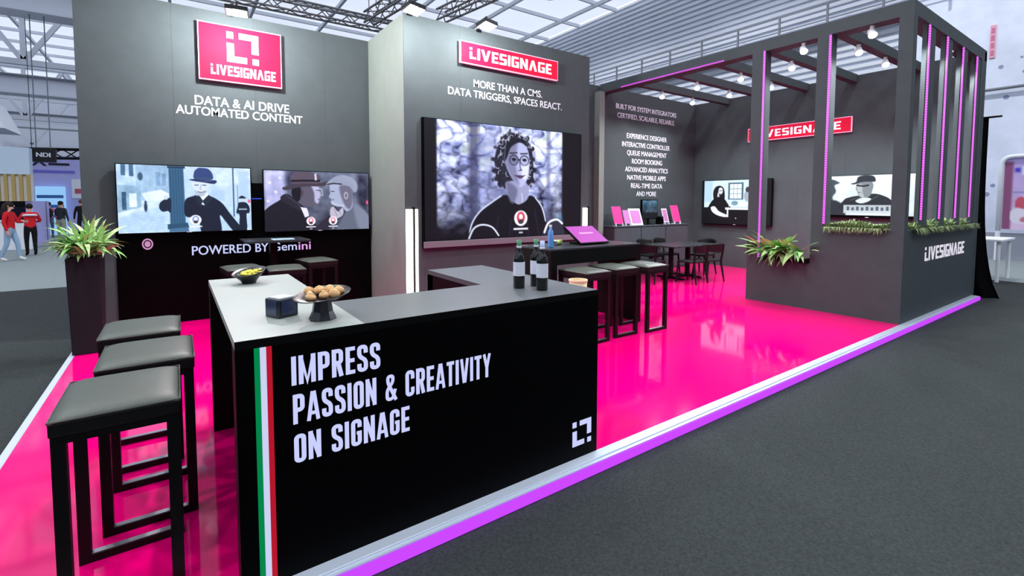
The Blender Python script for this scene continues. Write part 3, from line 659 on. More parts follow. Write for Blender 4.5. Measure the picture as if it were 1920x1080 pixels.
p.smooth([(.575,.3),(.61,.3),(.615,.42),(.595,.47),(.57,.44)], (232,236,255), .03, .7)
for u in (.518,.588): p.ell(u,.295,.031,.048,(28,28,42),.012); p.ell(u,.297,.026,.041,(170,174,214) if u > .55 else (112,114,150),.01); p.ell(u,.29,.014,.014,(24,24,38),.008); p.line([(u-.026,.235),(u+.02,.228)], .012, (40,38,56))
p.line([(.548,.29),(.558,.29)], .012, (24,24,36)); p.line([(.555,.3),(.56,.37),(.57,.385),(.55,.39)], .01, (74,74,104)); p.smooth([(.53,.44),(.555,.43),(.585,.44),(.56,.465)], (96,76,110), .008); p.line([(.525,.435),(.56,.447),(.592,.432)], .007, (36,30,48))
p.smooth([(.23,1.05),(.25,.93),(.3,.885),(.36,.9),(.41,.96),(.43,1.05)], (14,14,22), .01); p.curve([(.24,1.0),(.27,.91),(.32,.88),(.38,.905),(.42,.98)], .014, (228,232,255), .01)
p.smooth([(.72,1.02),(.74,.9),(.79,.84),(.85,.85),(.87,.93),(.87,1.02)], (40,40,56), .01); p.curve([(.73,.97),(.76,.88),(.82,.85),(.86,.89)], .022, (236,238,255), .012)
p.badge(.565,.83,.072,(196,60,84))
bs = thing('led_display', 'big LED display on the centre block showing a woman with curly hair and glasses', 'display')
B(2.965, 6.095, 6.48, 6.54, .99, 2.91).build('housing', M_screenblack, bs, .003)
B(2.965, 6.095, 6.462, 6.482, .995, 1.09).build('bottom_rail', mat('rail_grey', S(120,114,122), rough=.4, spec=.4), bs, .004)
p.build('screen', front(6.48), 2.985, 6.075, 1.1, 2.9, bs, d=.003)

# picture: woman with long hair seated by a window
p = Pic(200, 116, 1.74, (8,8,10)); p.rect(.03,.76,.0,.62,(206,226,240)); p.rect(.4,.62,.06,.44,(70,100,124)); p.rect(.425,.595,.09,.42,(226,238,248))
for u in (.48,.535): p.line([(u,.09),(u,.42)], .012, (84,116,140))
for v in (.2,.31): p.line([(.425,v),(.595,v)], .012, (84,116,140))
p.rect(.03,.16,.0,.5,(160,196,220),.02,.6); p.ell(.68,.36,.05,.12,(160,170,180)); p.ell(.68,.22,.03,.06,(60,60,66))
p.smooth([(.17,.3),(.2,.16),(.27,.12),(.33,.18),(.35,.34),(.34,.5),(.3,.56),(.2,.52)], (20,20,26)); p.ell(.285,.24,.034,.08,(222,226,232)); p.smooth([(.24,.3),(.26,.3),(.27,.48),(.24,.5)], (206,206,212)); p.line([(.262,.235),(.31,.235)], .014, (30,30,40)); p.line([(.27,.3),(.3,.3)], .01, (120,80,90))
p.smooth([(.1,.6),(.16,.46),(.24,.38),(.34,.42),(.4,.54),(.44,.62),(.34,.64),(.3,.74),(.14,.78),(.08,.7)], (12,12,16)); p.smooth([(.14,.62),(.2,.6),(.26,.7),(.34,.76),(.4,.8),(.36,.84),(.24,.8),(.16,.72)], (230,234,240)); p.line([(.42,.58),(.56,.5),(.7,.54)], .03, (236,240,246)); p.ell(.5,.52,.05,.05,(120,150,170)); p.ell(.6,.55,.06,.04,(240,244,250))
p.rect(.36,.76,.62,.67,(224,232,240)); p.rect(.385,.41,.66,.84,(214,222,232)); p.rect(.72,.745,.66,.84,(214,222,232)); p.ell(.52,.86,.008,.012,(230,240,250)); p.ell(.93,.2,.01,.02,(200,210,230),.02,.8); p.ell(.93,.5,.01,.016,(230,90,130))
tv('television', 'screen at the left on the right wall showing a woman seated by a window', FRt, -7.68, -5.82, 1.1, 2.26, p)
# picture: two people in caps, one in a dark top
p = Pic(200, 113, 1.77, (222,234,240)); p.vgrad((228,240,246),(200,214,224)); p.noise(6,5,20,4)
p.smooth([(-.05,.1),(.06,.08),(.12,.12),(.16,.18),(.1,.24),(.12,.4),(.08,.55),(.12,.8),(.12,1.05),(-.05,1.05)], (66,78,88), .03); p.smooth([(.0,.7),(.1,.62),(.2,.72),(.24,.9),(.22,1.05),(-.02,1.05)], (40,46,52), .04)
p.smooth([(.2,.86),(.22,.62),(.3,.54),(.42,.5),(.56,.46),(.66,.5),(.76,.62),(.8,.86)], (34,40,46), .012); p.line([(.3,.62),(.4,.56),(.5,.66),(.62,.52)], .012, (120,132,142), .01, .7)
p.smooth([(.37,.2),(.4,.14),(.52,.14),(.56,.24),(.55,.38),(.53,.5),(.47,.58),(.4,.52),(.375,.4),(.36,.34)], (128,136,142), .012); p.smooth([(.37,.26),(.43,.22),(.44,.42),(.46,.55),(.4,.5)], (186,194,200), .02, .8); p.line([(.375,.25),(.45,.27),(.5,.25)], .04, (30,34,40)); p.line([(.385,.42),(.42,.43)], .012, (70,60,66)); p.smooth([(.36,.64),(.44,.56),(.54,.58),(.5,.66),(.42,.7)], (214,222,228), .012)
p.smooth([(.3,.2),(.36,.16),(.38,.04),(.46,.0),(.56,.03),(.58,.16),(.5,.16),(.42,.17),(.34,.22)], (44,50,56), .01)
p.rect(.22,.8,.74,.95,(196,206,214),.01,.9)
for k in range(9): p.rect(.26+.056*k,.29+.056*k,.78+.02*(k%2),.88,(70,80,92),.01,.9)
p.rect(.3,.78,.955,.985,(230,236,242),.01,.9)
tv('television', 'screen at the right on the right wall showing a person in a cap', FRt, -4.66, -3.1, 1.36, 2.255, p, low=.04)

# ================================================================== FURNITURE
# --- reception counter, U shaped
ct = thing('reception_counter', 'black U-shaped bar counter with glowing slogan and flag stripes on its front', 'counter', (.18, 2.25, 0))
B(0, 2.1, 0, .12, 0, 1.065).build('front_panel', M_black, ct)
B(.54, 2.1, 0, .6, 1.065, 1.1).build('counter_top', M_top, ct)
B(0, .54, 0, 1.9, 1.065, 1.1).build('counter_top', M_toplight, ct)
B(1.56, 2.1, .6, 1.48, 1.065, 1.1).build('counter_top', M_top, ct)
B(0, .54, 1.78, 1.9, 0, 1.065).build('end_panel', M_black, ct)
B(.42, .54, .12, 1.78, 0, 1.065).build('side_panel', M_black, ct)
B(1.56, 1.68, .12, 1.48, 0, 1.065).build('side_panel', M_black, ct)
B(1.98, 2.1, .12, 1.48, 0, 1.065).build('side_panel', M_black, ct)
B(1.56, 2.1, 1.38, 1.48, 0, 1.065).build('end_panel', M_black, ct)
B(0, 2.1, -.004, 0, 1.062, 1.1).build('edge_band', M_black, ct)
B(0, 2.1, -.004, 0, 0, 1.062).build('led_screen', mat('counter_screen', S(3,3,4), rough=.5, spec=.05), ct)
FN = lambda u, v, n: (u-.18, -.004-n, v)
condensed('IMPRESS', ct, M_letteremit, FN, .393, .793, .87, .13)
condensed('PASSION & CREATIVITY', ct, M_letteremit, FN, .396, 1.431, .694, .134)
condensed('ON SIGNAGE', ct, M_letteremit, FN, .397, .941, .516, .13)
emblem(ct, M_letteremit, FN, 2.06, 2.225, .088, .25, .003)
for k,(a,b,c) in enumerate(((.25,.272,S(0,140,78)), (.272,.296,S(214,220,255)), (.296,.318,S(190,22,46)))):
    MB().prism([(a,.012),(b,.012),(b,1.062),(a,1.062)], FN, 0, .002).build('flag_stripe', emat('flag_%d' % k, c, .9), ct)

# --- stools
M_seatshade = mat('shaded_seat_side', S(10,10,11), rough=.5, spec=.25)  # seat sides coloured black for the shade on them
M_railshine = mat('rail_shine_steel', S(190,192,200), rough=.3, metal=.9)
def make_stool():
    t = thing('bar_stool', '', 'stool')
    # upholstered seat: rounded slab
    nx, ny = 14, 16; hx, hy = .205, .25; mb = MB()
    def prof(a): return (1-abs(a)**10)
    top = []; 
    for j in range(ny+1):
        for i in range(nx+1):
            a = -1+2*i/nx; b = -1+2*j/ny
            a = math.copysign(1-(1-abs(a))**1.5, a); b = math.copysign(1-(1-abs(b))**1.5, b)
            zz = .872-.018*(abs(a)**8)-.018*(abs(b)**8)+.006*(1-a*a)*(1-b*b)
            top.append((a*hx, b*hy, zz))
    W = nx+1; fs = [(j*W+i, j*W+i+1, (j+1)*W+i+1, (j+1)*W+i) for j in range(ny) for i in range(nx)]
    ring = [i for i in range(W)]+[j*W+nx for j in range(1,ny+1)]+[ny*W+i for i in range(nx-1,-1,-1)]+[j*W for j in range(ny-1,0,-1)]
    base = len(top); vs = top+[(top[i][0]*1.0, top[i][1]*1.0, .845) for i in ring]
    n = len(ring); fs += [(ring[k], base+k, base+(k+1)%n, ring[(k+1)%n]) for k in range(n)]; fs.append(tuple(range(base, base+n)))
    mb.add(vs, fs); seat = mb.build('seat', M_leather, t, 0, True)
    pip = MB(); pip.tube([(-hx,-hy,.85),(hx,-hy,.85),(hx,hy,.85),(-hx,hy,.85),(-hx,-hy,.85)], .004, 6); pip.build('seam', M_leather, seat)
    B(-.205,.205,-.25,.25,.79,.846).build('seat_side', M_seatshade, t, .006); B(-.2,.2,-.245,.245,.76,.79).build('seat_frame', M_blackmetal, t)
    for x in (-.178,.178):
        for y in (-.222,.222):
            B(x-.022,x+.022,y-.022,y+.022,0,.76).build('leg', M_blackmetal, t)
    for y in (-.222,.222):
        fr = B(-.156,.156,y-.022,y+.022,.0,.036).build('foot_rail', M_blackmetal, t)
        B(-.156,.156,y-.016,y+.016,.036,.04).build('shine_strip', M_railshine, fr)  # thin bright strip added for the reflected shine on the rail top
    return t
M_railshine = mat('rail_shine_steel', S(190,192,200), rough=.3, metal=.9)
st0 = make_stool()
spots = [(-.215, 2.67, 0, 'nearest leather bar stool at the left end of the bar counter', 'bar stools at the bar counter'),
 (-.148, 3.29, 0, 'middle leather bar stool at the left end of the bar counter', 'bar stools at the bar counter'),
 (-.205, 3.96, 0, 'farthest leather bar stool at the left end of the bar counter', 'bar stools at the bar counter'),
 (4.05, 4.23, .02, 'leftmost bar stool tucked under the high table by the big display', 'bar stools at the high table by the display'),
 (4.59, 4.26, -.03, 'middle bar stool tucked under the high table by the big display', 'bar stools at the high table by the display'),
 (5.1, 4.2, 0, 'rightmost bar stool tucked under the high table by the big display', 'bar stools at the high table by the display'),
 (.66, 6.82, .1, 'left dark bar stool at the high table before the glowing writing', 'bar stools at the high table before the writing'),
 (1.1, 6.5, -.05, 'nearest dark bar stool at the high table before the glowing writing', 'bar stools at the high table before the writing'),
 (1.62, 7.15, .15, 'right dark bar stool at the high table before the glowing writing', 'bar stools at the high table before the writing')]
for i,(x,y,rz,lab,gr) in enumerate(spots):
    o = st0 if i == 0 else copy_tree(st0)
    o.location = (x,y,0); o.rotation_euler = (0,0,rz); tag(o, lab, 'stool', gr)

# --- high tables
t = thing('high_table', 'black box-shaped high table with panel legs in front of the big display', 'table', (3.72, 4.47, 0), 0, 'high tables')
B(0, 1.64, 0, .74, 1.08, 1.1).build('table_top', M_darktop, t)
B(0, 1.64, 0, .74, .9, 1.08).build('apron', M_black, t)
B(0, .1, 0, .74, 0, .9).build('panel_leg', M_black, t)
B(1.54, 1.64, 0, .74, 0, .9).build('panel_leg', M_black, t)
t = thing('high_table', 'small black pedestal high table in front of the glowing writing', 'table', (.74, 7.2, 0), 0, 'high tables')
B(0, .82, 0, .72, 1.115, 1.14).build('table_top', M_darktop, t)
B(.34, .435, .3, .42, .03, 1.115).build('column', M_black, t)
B(.12, .6, .12, .6, 0, .03).build('base_plate', M_black, t)
bk = thing('brochure', 'white leaflet lying on the small high table before the writing', 'leaflet', (1.24, 7.48, 1.14))
B(-.14,.14,-.1,.1,0,.006).build('cover', M_white, bk); B(-.13,.13,-.09,.09,.006,.008).build('page', mat('leaf_print', S(150,190,235), rough=.4), bk)

# --- dining table and chairs
t = thing('meeting_table', 'black meeting table on a pedestal foot in front of the service list', 'table', (8.45, 6.15, 0))
B(0, 1.5, 0, .85, .72, .75).build('table_top', M_darktop, t, .006)
for x in (.45, 1.05):
    MB().cyl((x,.42,.03),(x,.42,.72),.055).build('column', M_blackmetal, t)
    B(x-.3,x+.3,.39,.45,0,.035).build('foot', M_blackmetal, t); B(x-.03,x+.03,.08,.76,0,.035).build('foot', M_blackmetal, t)
def make_chair():
    t = thing('dining_chair', '', 'chair')
    mb = MB(); n = 12; vs = []; fs = []
    out = [(-.21,-.2),(.21,-.2),(.235,.0),(.23,.2),(.1,.23),(-.1,.23),(-.23,.2),(-.235,.0)]
    mb.prism(out, lambda u,v,d: (u,v,d), .43, .46); mb.build('seat', M_chair, t, .008)
    for x,y,tx,ty in ((-.19,.19,-.21,.23),(.19,.19,.21,.23),(-.19,-.17,-.22,-.24),(.19,-.17,.22,-.24)):
        MB().tube([(tx,ty,0),(x,y,.43)], [.015,.025], 8).build('leg', M_chair, t)
    for x in (-1,1):
        MB().tube([(x*.19,-.17,.43),(x*.205,-.2,.62),(x*.2,-.235,.8)], [.025,.02,.016], 8).build('back_post', M_chair, t)
    b = MB(); N = 14; K = 6; vs = []; fs = []
    for side in (0,1):
        for i in range(N+1):
            a = -1+2*i/N; x = .235*a; y = -.27+.1*a*a*.9+(.0 if side == 0 else .022)
            for k in range(K+1):
                hgt = .61+.21*k/K; hgt = .735+(hgt-.735)*(1-.4*abs(a)**3); vs.append((x, y-(hgt-.66)*.15, hgt))
    n1 = (N+1)*(K+1)
    for s in (0,1):
        for i in range(N):
            for k in range(K):
                q = s*n1+i*(K+1)+k; f = (q,q+1,q+K+2,q+K+1); fs.append(f if s else f[::-1])
    for i in range(N):
        for k in (0,K):
            q = i*(K+1)+k; fs.append((q, q+K+1, n1+q+K+1, n1+q))
    for k in range(K):
        for i in (0,N):
            q = i*(K+1)+k; fs.append((q, q+1, n1+q+1, n1+q))
    b.add(vs, fs); b.build('backrest', M_chair, t, 0, True)
    return t
M_chair = mat('black_chair_plastic', S(14,14,16), rough=.5, spec=.25)
ch0 = make_chair()
chairs = [(8.12, 6.48, -PI/2+.15, 'black chair at the left end of the meeting table'),
 (8.8, 5.98, .05, 'black chair on the near side of the meeting table, left of two'),
 (9.33, 5.95, -.25, 'black chair on the near side of the meeting table, right of two'),
 (9.0, 7.2, PI, 'black chair on the far side of the meeting table, left of two'),
 (9.6, 7.2, PI+.2, 'black chair on the far side of the meeting table, right of two'),
 (10.1, 6.6, PI/2, 'black chair at the right end of the meeting table')]
for i,(x,y,rz,lab) in enumerate(chairs):
    o = ch0 if i == 0 else copy_tree(ch0)
    o.location = (x,y,0); o.rotation_euler = (0,0,rz); tag(o, lab, 'chair', 'chairs around the meeting table')

# --- cabinet with brochures
cb = thing('cabinet', 'long charcoal display cabinet below the service list', 'cabinet', (8.15, 7.55, 0))
M_cab = mat('cabinet_grey', S(74,78,84), rough=.7, spec=.2, noise=.05, nscale=8)
B(0, 2.78, 0.02, .44, 0, 1.1).build('body', M_cab, cb)
B(-.01, 2.79, 0, .44, 1.1, 1.12).build('top', M_cab, cb)
for k in range(3): B(.02+.92*k, .9+.92*k, .004, .02, .05, 1.07).build('door', M_cab, cb)
M_brochure = mat('pink_print', S(236,60,140), rough=.4, spec=.3)
M_lilacprint = mat('lilac_print', S(190,120,180), rough=.4, spec=.3)
M_acryl = mat('white_acrylic', S(232,226,240), rough=.3, spec=.4)
def easel(name, label, x, wd, ht, pm, border=0.0, lean=.28, grp='leaflets on the display cabinet', feet=True):
    t = thing(name, label, 'leaflet holder' if feet else 'picture', (x, 7.66, 1.12), 0, grp)
    R = Matrix.Rotation(-lean, 3, 'X'); z0 = .05 if feet else .004
    def f(u,v,d): q = R @ Vector((u, -d, v)); return (q.x, q.y, q.z+z0)
    MB().prism([(-wd/2,0),(wd/2,0),(wd/2,ht),(-wd/2,ht)], f, -.008, 0).build('back_plate', M_acryl, t)
    MB().prism([(-wd/2+border,border),(wd/2-border,border),(wd/2-border,ht-border),(-wd/2+border,ht-border)], f, 0, .006).build('print', pm, t)
    if feet:
        for s in (-1,1): MB().bar((s*wd*.38,-.03,.012), (s*wd*.38,.08,.012), .03, .024).build('foot', M_acryl, t); MB().bar((s*wd*.38,0.0,.0),(s*wd*.38,.0,z0+.02), .03, .02).build('foot_post', M_acryl, t)
    else:
        MB().bar((0,.12,.01),(0,.1+.0,ht*.6), .06, .01).build('strut', M_acryl, t)
    return t
easel('leaflet_stand', 'large pink leaflet in a white stand at the left end of the cabinet', 8.42, .3, .42, M_brochure)
easel('leaflet_stand', 'small pale pink leaflet in a white stand, second from the left on the cabinet', 8.72, .2, .33, M_lilacprint)
easel('picture_frame', 'white frame with a lilac picture leaning on the cabinet', 9.07, .42, .42, M_lilacprint, .05, .32, 'leaflets on the display cabinet', False)
easel('leaflet_stand', 'small pale leaflet in a white stand right of the monitor on the cabinet', 10.17, .21, .36, M_lilacprint, .03)
easel('leaflet_stand', 'large pink leaflet in a white stand at the right end of the cabinet', 10.6, .3, .44, M_brochure)
mo = thing('desktop_monitor', 'dark desktop monitor standing in the middle of the cabinet', 'monitor', (9.62, 7.78, 1.12))
B(-.3,.3,-.03,.02,.14,.62).build('housing', M_screenblack, mo, .005); B(-.03,.03,.0,.03,.01,.2).build('stem', M_blackmetal, mo); B(-.13,.13,-.08,.1,0,.012).build('foot', M_blackmetal, mo)
pp = Pic(60, 44, 1.3, (52,70,86)); pp.vgrad((70,104,128),(16,22,30)); pp.noise(6,5,60,3); pp.rect(0,1,.68,1,(12,14,20),.05)
pp.build('screen', front(-.03), -.28, .28, .16, .6, mo, d=.002)
bx = thing('speaker_box', 'small black box beside the monitor on the cabinet', 'box', (9.99, 7.74, 1.12))
B(-.055,.055,-.08,.08,0,.2).build('body', M_blackmetal, bx, .01); MB().cyl((0,-.081,.1),(0,-.085,.1),.06).build('grille', M_screenblack, bx)

# --- things on the high table
kt = thing('tablet_kiosk', 'tilted tablet with a purple screen on the high table by the big display', 'tablet', (4.66, 4.66, 1.1))
R = Matrix.Rotation(math.radians(32), 3, 'X')
def f(u,v,d): q = R @ Vector((u, v, d)); return (q.x, q.y, q.z+.03)
MB().prism([(-.27,0),(.27,0),(.27,.4),(-.27,.4)], f, -.03, 0).build('housing', M_screenblack, kt, .004)
MB().prism([(-.255,.015),(.255,.015),(.255,.385),(-.255,.385)], f, 0, .002).build('screen', emat('purple_screen', S(214,70,214), .95), kt)
MB().prism([(-.13,.2),(.13,.2),(.13,.235),(-.13,.235)], f, .002, .006).build('screen_text', emat('screen_text', S(250,170,245), 1), kt)
B(-.2,.2,.02,.3,0,.03).build('stand', M_blackmetal, kt); B(-.06,.06,.2,.28,.03,.1).build('stand_neck', M_blackmetal, kt)
cn = thing('drink_can', 'green and yellow drink can lying beside the purple tablet', 'can', (4.22, 4.93, 1.1+.035), .5)
MB().cyl((-.1,0,0),(.1,0,0),.035,n=18).build('body', mat('can_green', S(176,205,110), rough=.3, metal=.3), cn, 0, True); MB().cyl((-.11,0,0),(-.1,0,0),.026,.035,n=18).build('rim', M_chrome, cn); MB().cyl((.1,0,0),(.11,0,0),.035,.026,n=18).build('rim', M_chrome, cn)
wb = thing('water_bottle', 'slim translucent blue water bottle on the high table behind the wine', 'bottle', (3.87, 4.66, 1.1))
MB().lathe([(.0,0),(.033,0),(.035,.02),(.035,.18),(.03,.21),(.015,.24),(.015,.27),(0,.27)], 18).build('body', mat('blue_plastic', S(110,170,235), rough=.2, spec=.5, trans=.3), wb, 0, True)
MB().cyl((0,0,.265),(0,0,.29),.017,n=14).build('cap', M_white, wb)
bn = thing('waste_basket', 'round beige basket standing behind the right end of the bar counter', 'basket', (3.64, 3.9, 0))
MB().lathe([(0,.0),(.07,.0),(.08,.3),(.1,.81),(.092,.81),(.07,.1),(0,.1)], 24).build('body', mat('beige_weave', S(226,204,164), rough=.7, noise=.15, nscale=40), bn, 0, True); MB().lathe([(.09,.8),(.105,.8),(.105,.82),(.09,.82),(.09,.8)], 24).build('rim', mat('beige_rim', S(236,218,182), rough=.6), bn)

# --- things on the bar counter
def bottle(label, x, y, capm):
    t = thing('wine_bottle', label, 'bottle', (x,y,1.1), random.random()*.6-.5, 'wine bottles on the bar counter')
    MB().lathe([(0,.004),(.03,.0),(.039,.006),(.039,.19),(.036,.212),(.022,.235),(.0145,.25),(.0145,.275)], 24).build('body', M_glassblack, t, 0, True)
    MB().lathe([(.0395,.085),(.0395,.178)], 24).build('label', M_paper, t, 0, True)
    MB().lathe([(.0148,.27),(.0165,.272),(.0165,.283),(.0148,.285)], 18).build('collar', M_paper, t, 0, True)
    MB().lathe([(.0152,.283),(.0155,.325),(.0,.327)], 18).build('capsule', capm, t, 0, True)
M_capg = mat('green_capsule', S(70,140,100), rough=.4); M_capw = mat('pale_capsule', S(190,200,240), rough=.4)
bottle('wine bottle with a green top standing apart on the left', 1.885, 2.60, M_capg)
bottle('wine bottle with a green top half hidden behind the pale topped one', 2.03, 2.60, M_capg)
bottle('wine bottle with a pale top, nearest the front edge of the counter', 1.965, 2.45, M_capw)

M_bowl = mat('black_stoneware', S(18,19,22), rough=.28, spec=.5)
bw = thing('snack_bowl', 'small black boat-shaped bowl at the far end of the pale counter top', 'bowl', (.41, 3.84, 1.1), .5)
SK = (.24, .05)
MB().lathe([(0,0),(.044,0),(.046,.006),(.052,.02,.1),(.085,.058,.6),(.11,.084,1),(.106,.086,1),(.08,.064,.6),(.04,.034,.1),(0,.03)], 28, skew=SK).build('body', M_bowl, bw, 0, True)
sn = MB(); rs = random.Random(3)
for k in range(60):
    a = rs.random()*2*PI; r = .065*math.sqrt(rs.random()); x, y = r*math.cos(a)+.012, r*math.sin(a)
    sn.ell((x,y,.066+.18*x+rs.random()*.012), (.013,.011,.007), 7, 5)
so = tag(sn.build('crisps', M_chip, None, 0, True), 'pile of yellow crisps filling the small black bowl', 'snack', None, 'stuff'); so.location = (.41,3.84,1.1); so.rotation_euler = (0,0,.5)
pb = thing('pedestal_bowl', 'black boat-shaped bowl on a tall foot at the corner of the counter', 'bowl', (.58, 2.46, 1.1), .35)
MB().lathe([(0,0),(.066,0),(.066,.004),(.05,.04),(.043,.085),(.04,.1)], 8).build('foot', mat('blue_black_ceramic', S(20,26,38), rough=.25, spec=.6), pb, 0, False)
MB().lathe([(0,.095),(.04,.095),(.09,.104,.3),(.135,.125,1),(.131,.128,1),(.085,.112,.3),(0,.105)], 30, skew=(.16,.02)).build('dish', M_bowl, pb, 0, True)
rs = random.Random(8)
rolls = [(-.055,.02),(-.02,-.045),(.0,.03),(.035,-.02),(.06,.03),(-.035,.06),(.03,.065),(.075,-.03),(-.075,-.02),(.02,-.07)]
rollpos = ['left of the middle','at the front left','on top in the middle','on top right of the middle','near the raised right rim','at the back left','at the back right','at the front right','beside the low left rim','at the very front rim']
for k,(x,y) in enumerate(rolls):
    X = .58+x*math.cos(.35)-y*math.sin(.35); Y = 2.46+x*math.sin(.35)+y*math.cos(.35)
    t = thing('bread_roll', 'small golden bread roll '+rollpos[k]+' of the footed bowl', 'bread', (X, Y, 1.1+.116+.1*x+(.012 if k in (2,3,5) else 0)), rs.random()*6, 'bread rolls in the footed bowl')
    mb = MB(); mb.ell((0,0,.012), (.024+.012*rs.random(),.017+.007*rs.random(),.016+.007*rs.random()), 9, 6); mb.build('crust', M_bread, t, 0, True)
    MB().tube([(-.02,-.004,.029),(0,.004,.033),(.02,-.003,.029)], [.002,.004,.002], 6).build('score', mat('bread_crumb', S(246,216,164), rough=.8), t, 0, True)
nb = thing('napkin_dispenser', 'small black square napkin dispenser on the pale counter top', 'dispenser', (.425, 2.64, 1.1), .45)
M_nap = mat('blue_black_plastic', S(22,26,36), rough=.25, spec=.6)
B(-.055,.055,-.055,.055,0,.095).build('body', M_nap, nb, .006); B(-.04,.04,-.058,-.055,.015,.085).build('face_plate', mat('blue_sheen', S(40,52,84), rough=.2, spec=.7), nb, .001); B(-.058,-.055,-.04,.04,.015,.085).build('face_plate', MATS['blue_sheen'], nb, .001); B(-.042,.042,-.042,.042,.095,.1).build('napkins', mat('napkin', S(200,206,212), rough=.8), nb)

# ================================================================== LIGHTS
def aim(o, tgt):
    d = Vector(tgt)-o.matrix_world.translation if False else Vector(tgt)
    o.rotation_euler = d.to_track_quat('-Z', 'Y').to_euler()
# fill lamps added under the roof to brighten ribbed wall and stand sides
hb0 = thing('added_hall_lamp', '', 'lamp')
MB().cyl((0,0,.25),(0,0,.0),.12,.3,n=20).build('reflector', M_steel, hb0, 0, True)
MB().cyl((0,0,.02),(0,0,.01),.26,n=20).build('lens', emat('added_lamp_lens', (1,1,1), 5.0), hb0)
MB().cyl((0,0,.25),(0,0,.9),.012,n=6).build('cable', M_steeldark, hb0)
lamp('SPOT', 'added_hall_light', (0,0,-.02), HALL_FILL_W, hb0, (.95,.98,1), None, .25, 2.75, .5)
HB = [(-4.5,y) for y in (-6,1,8,15)]+[(3.5,y) for y in (-6,1)]+[(16.5,y) for y in (-4,4,12,20,28)]
hw = ['%s lamp of the left row' % q for q in ('nearest','second','third','farthest')]+['nearest lamp of the middle row','second lamp of the middle row']+['%s lamp of the right row' % q for q in ('nearest','second','third','fourth','farthest')]
for i,(x,y) in enumerate(HB):
    o = hb0 if i == 0 else copy_tree(hb0)
    o.location = (x,y,12.4); tag(o, 'added high-bay fill lamp, '+hw[i], 'lamp', 'added high-bay fill lamps under the hall roof')
# three floodlights on arms above the walls
def flood(label, p, wall_top, aimv, power):
    t = thing('floodlight', label, 'floodlight', p, 0, 'floodlights above the walls')
    a = Vector(wall_top)-Vector(p)
    MB().tube([a, a+Vector((0,-.05,.12)), Vector((0,.02,.14)), (0,0,.06)], .012, 8).build('arm', M_blackmetal, t)
    B(a.x-.04,a.x+.04,a.y-.02,a.y+.06,a.z-.03,a.z+.01).build('clamp', M_blackmetal, t)
    d = Vector(aimv).normalized(); up = Vector((0,0,1)); sx = d.cross(up).normalized(); sz = sx.cross(d)
    def f(u,v,n): q = sx*u+sz*v+d*n; return (q.x,q.y,q.z)
    MB().prism([(-.13,-.1),(.13,-.1),(.13,.1),(-.13,.1)], f, -.06, .0).build('housing', M_blackmetal, t, .008)
    MB().prism([(-.115,-.085),(.115,-.085),(.115,.085),(-.115,.085)], f, .0, .004).build('lens', M_lens, t)
    l = lamp('POINT', 'flood_lamp', d*.07, power, t, (.95,1,.98), None, .05)
    l.rotation_euler = d.to_track_quat('-Z', 'Y').to_euler()
flood('blinding floodlight in front of the square pink sign', (.72, 7.2, 4.1), (.72, 8.05, 4.35), (-.02,-.12,-1), FLOOD_W)
flood('floodlight at the left corner of the centre block', (2.6, 5.92, 4.15), (2.8, 6.54, 4.35), (.05,-.2,-1), FLOOD_W*.45)
flood('floodlight above the long pink sign of the centre block', (3.72, 5.92, 4.18), (3.95, 6.54, 4.35), (.05,-.2,-1), FLOOD_W*.45)

# track spots under the beam frame
def make_spot():
    t = thing('spotlight', '', 'spotlight')
    MB().cyl((0,0,.0),(0,0,-.05),.03,n=12).build('bracket', M_white, t)
    d = Vector((-.5,-.38,-.78)).normalized(); c0 = Vector((.02,.02,-.06))
    MB().cyl(c0, c0+d*.1, .05, .058, n=16).build('can', M_white, t, 0, True)
    MB().cyl(c0+d*.1, c0+d*.104, .052, n=16).build('lens', M_spotlens, t)
    l = lamp('SPOT', 'spot_lamp', c0+d*.13, SPOT_W, t, (.92,.97,1), None, .05, 2.6, .5)
    l.rotation_euler = Vector((-.1,-.08,-1)).to_track_quat('-Z', 'Y').to_euler()
    return t
sp0 = make_spot()
SP = [(8.2,3.66),(8.2,2.75),(9.02,3.2),(10.17,3.2),(9.09,4.25),(10.26,4.25),(9.1,5.2),(10.26,5.2),(9.05,6.12),(10.26,6.12),(9.15,7.08),(10.3,7.08),(8.38,2.36),(9.2,2.36),(10.1,2.36),(10.95,2.36)]
where = ['on the side beam between the posts','on the side beam at the front corner','on the first cross beam, left','on the first cross beam, right','on the second cross beam, left','on the second cross beam, right','on the third cross beam, left','on the third cross beam, right','on the fourth cross beam, left','on the fourth cross beam, right','on the rearmost cross beam, left','on the rearmost cross beam, right','first on the front beam beside the corner post','second on the front beam','third on the front beam','last on the front beam']
for i,(x,y) in enumerate(SP):
    o = sp0 if i == 0 else copy_tree(sp0)
    o.location = (x,y,4.2 if 1 < i < 12 else 4.19); o.rotation_euler = (0,0,0); tag(o, 'small white spotlight '+where[i], 'spotlight', 'spotlights under the beam frame')

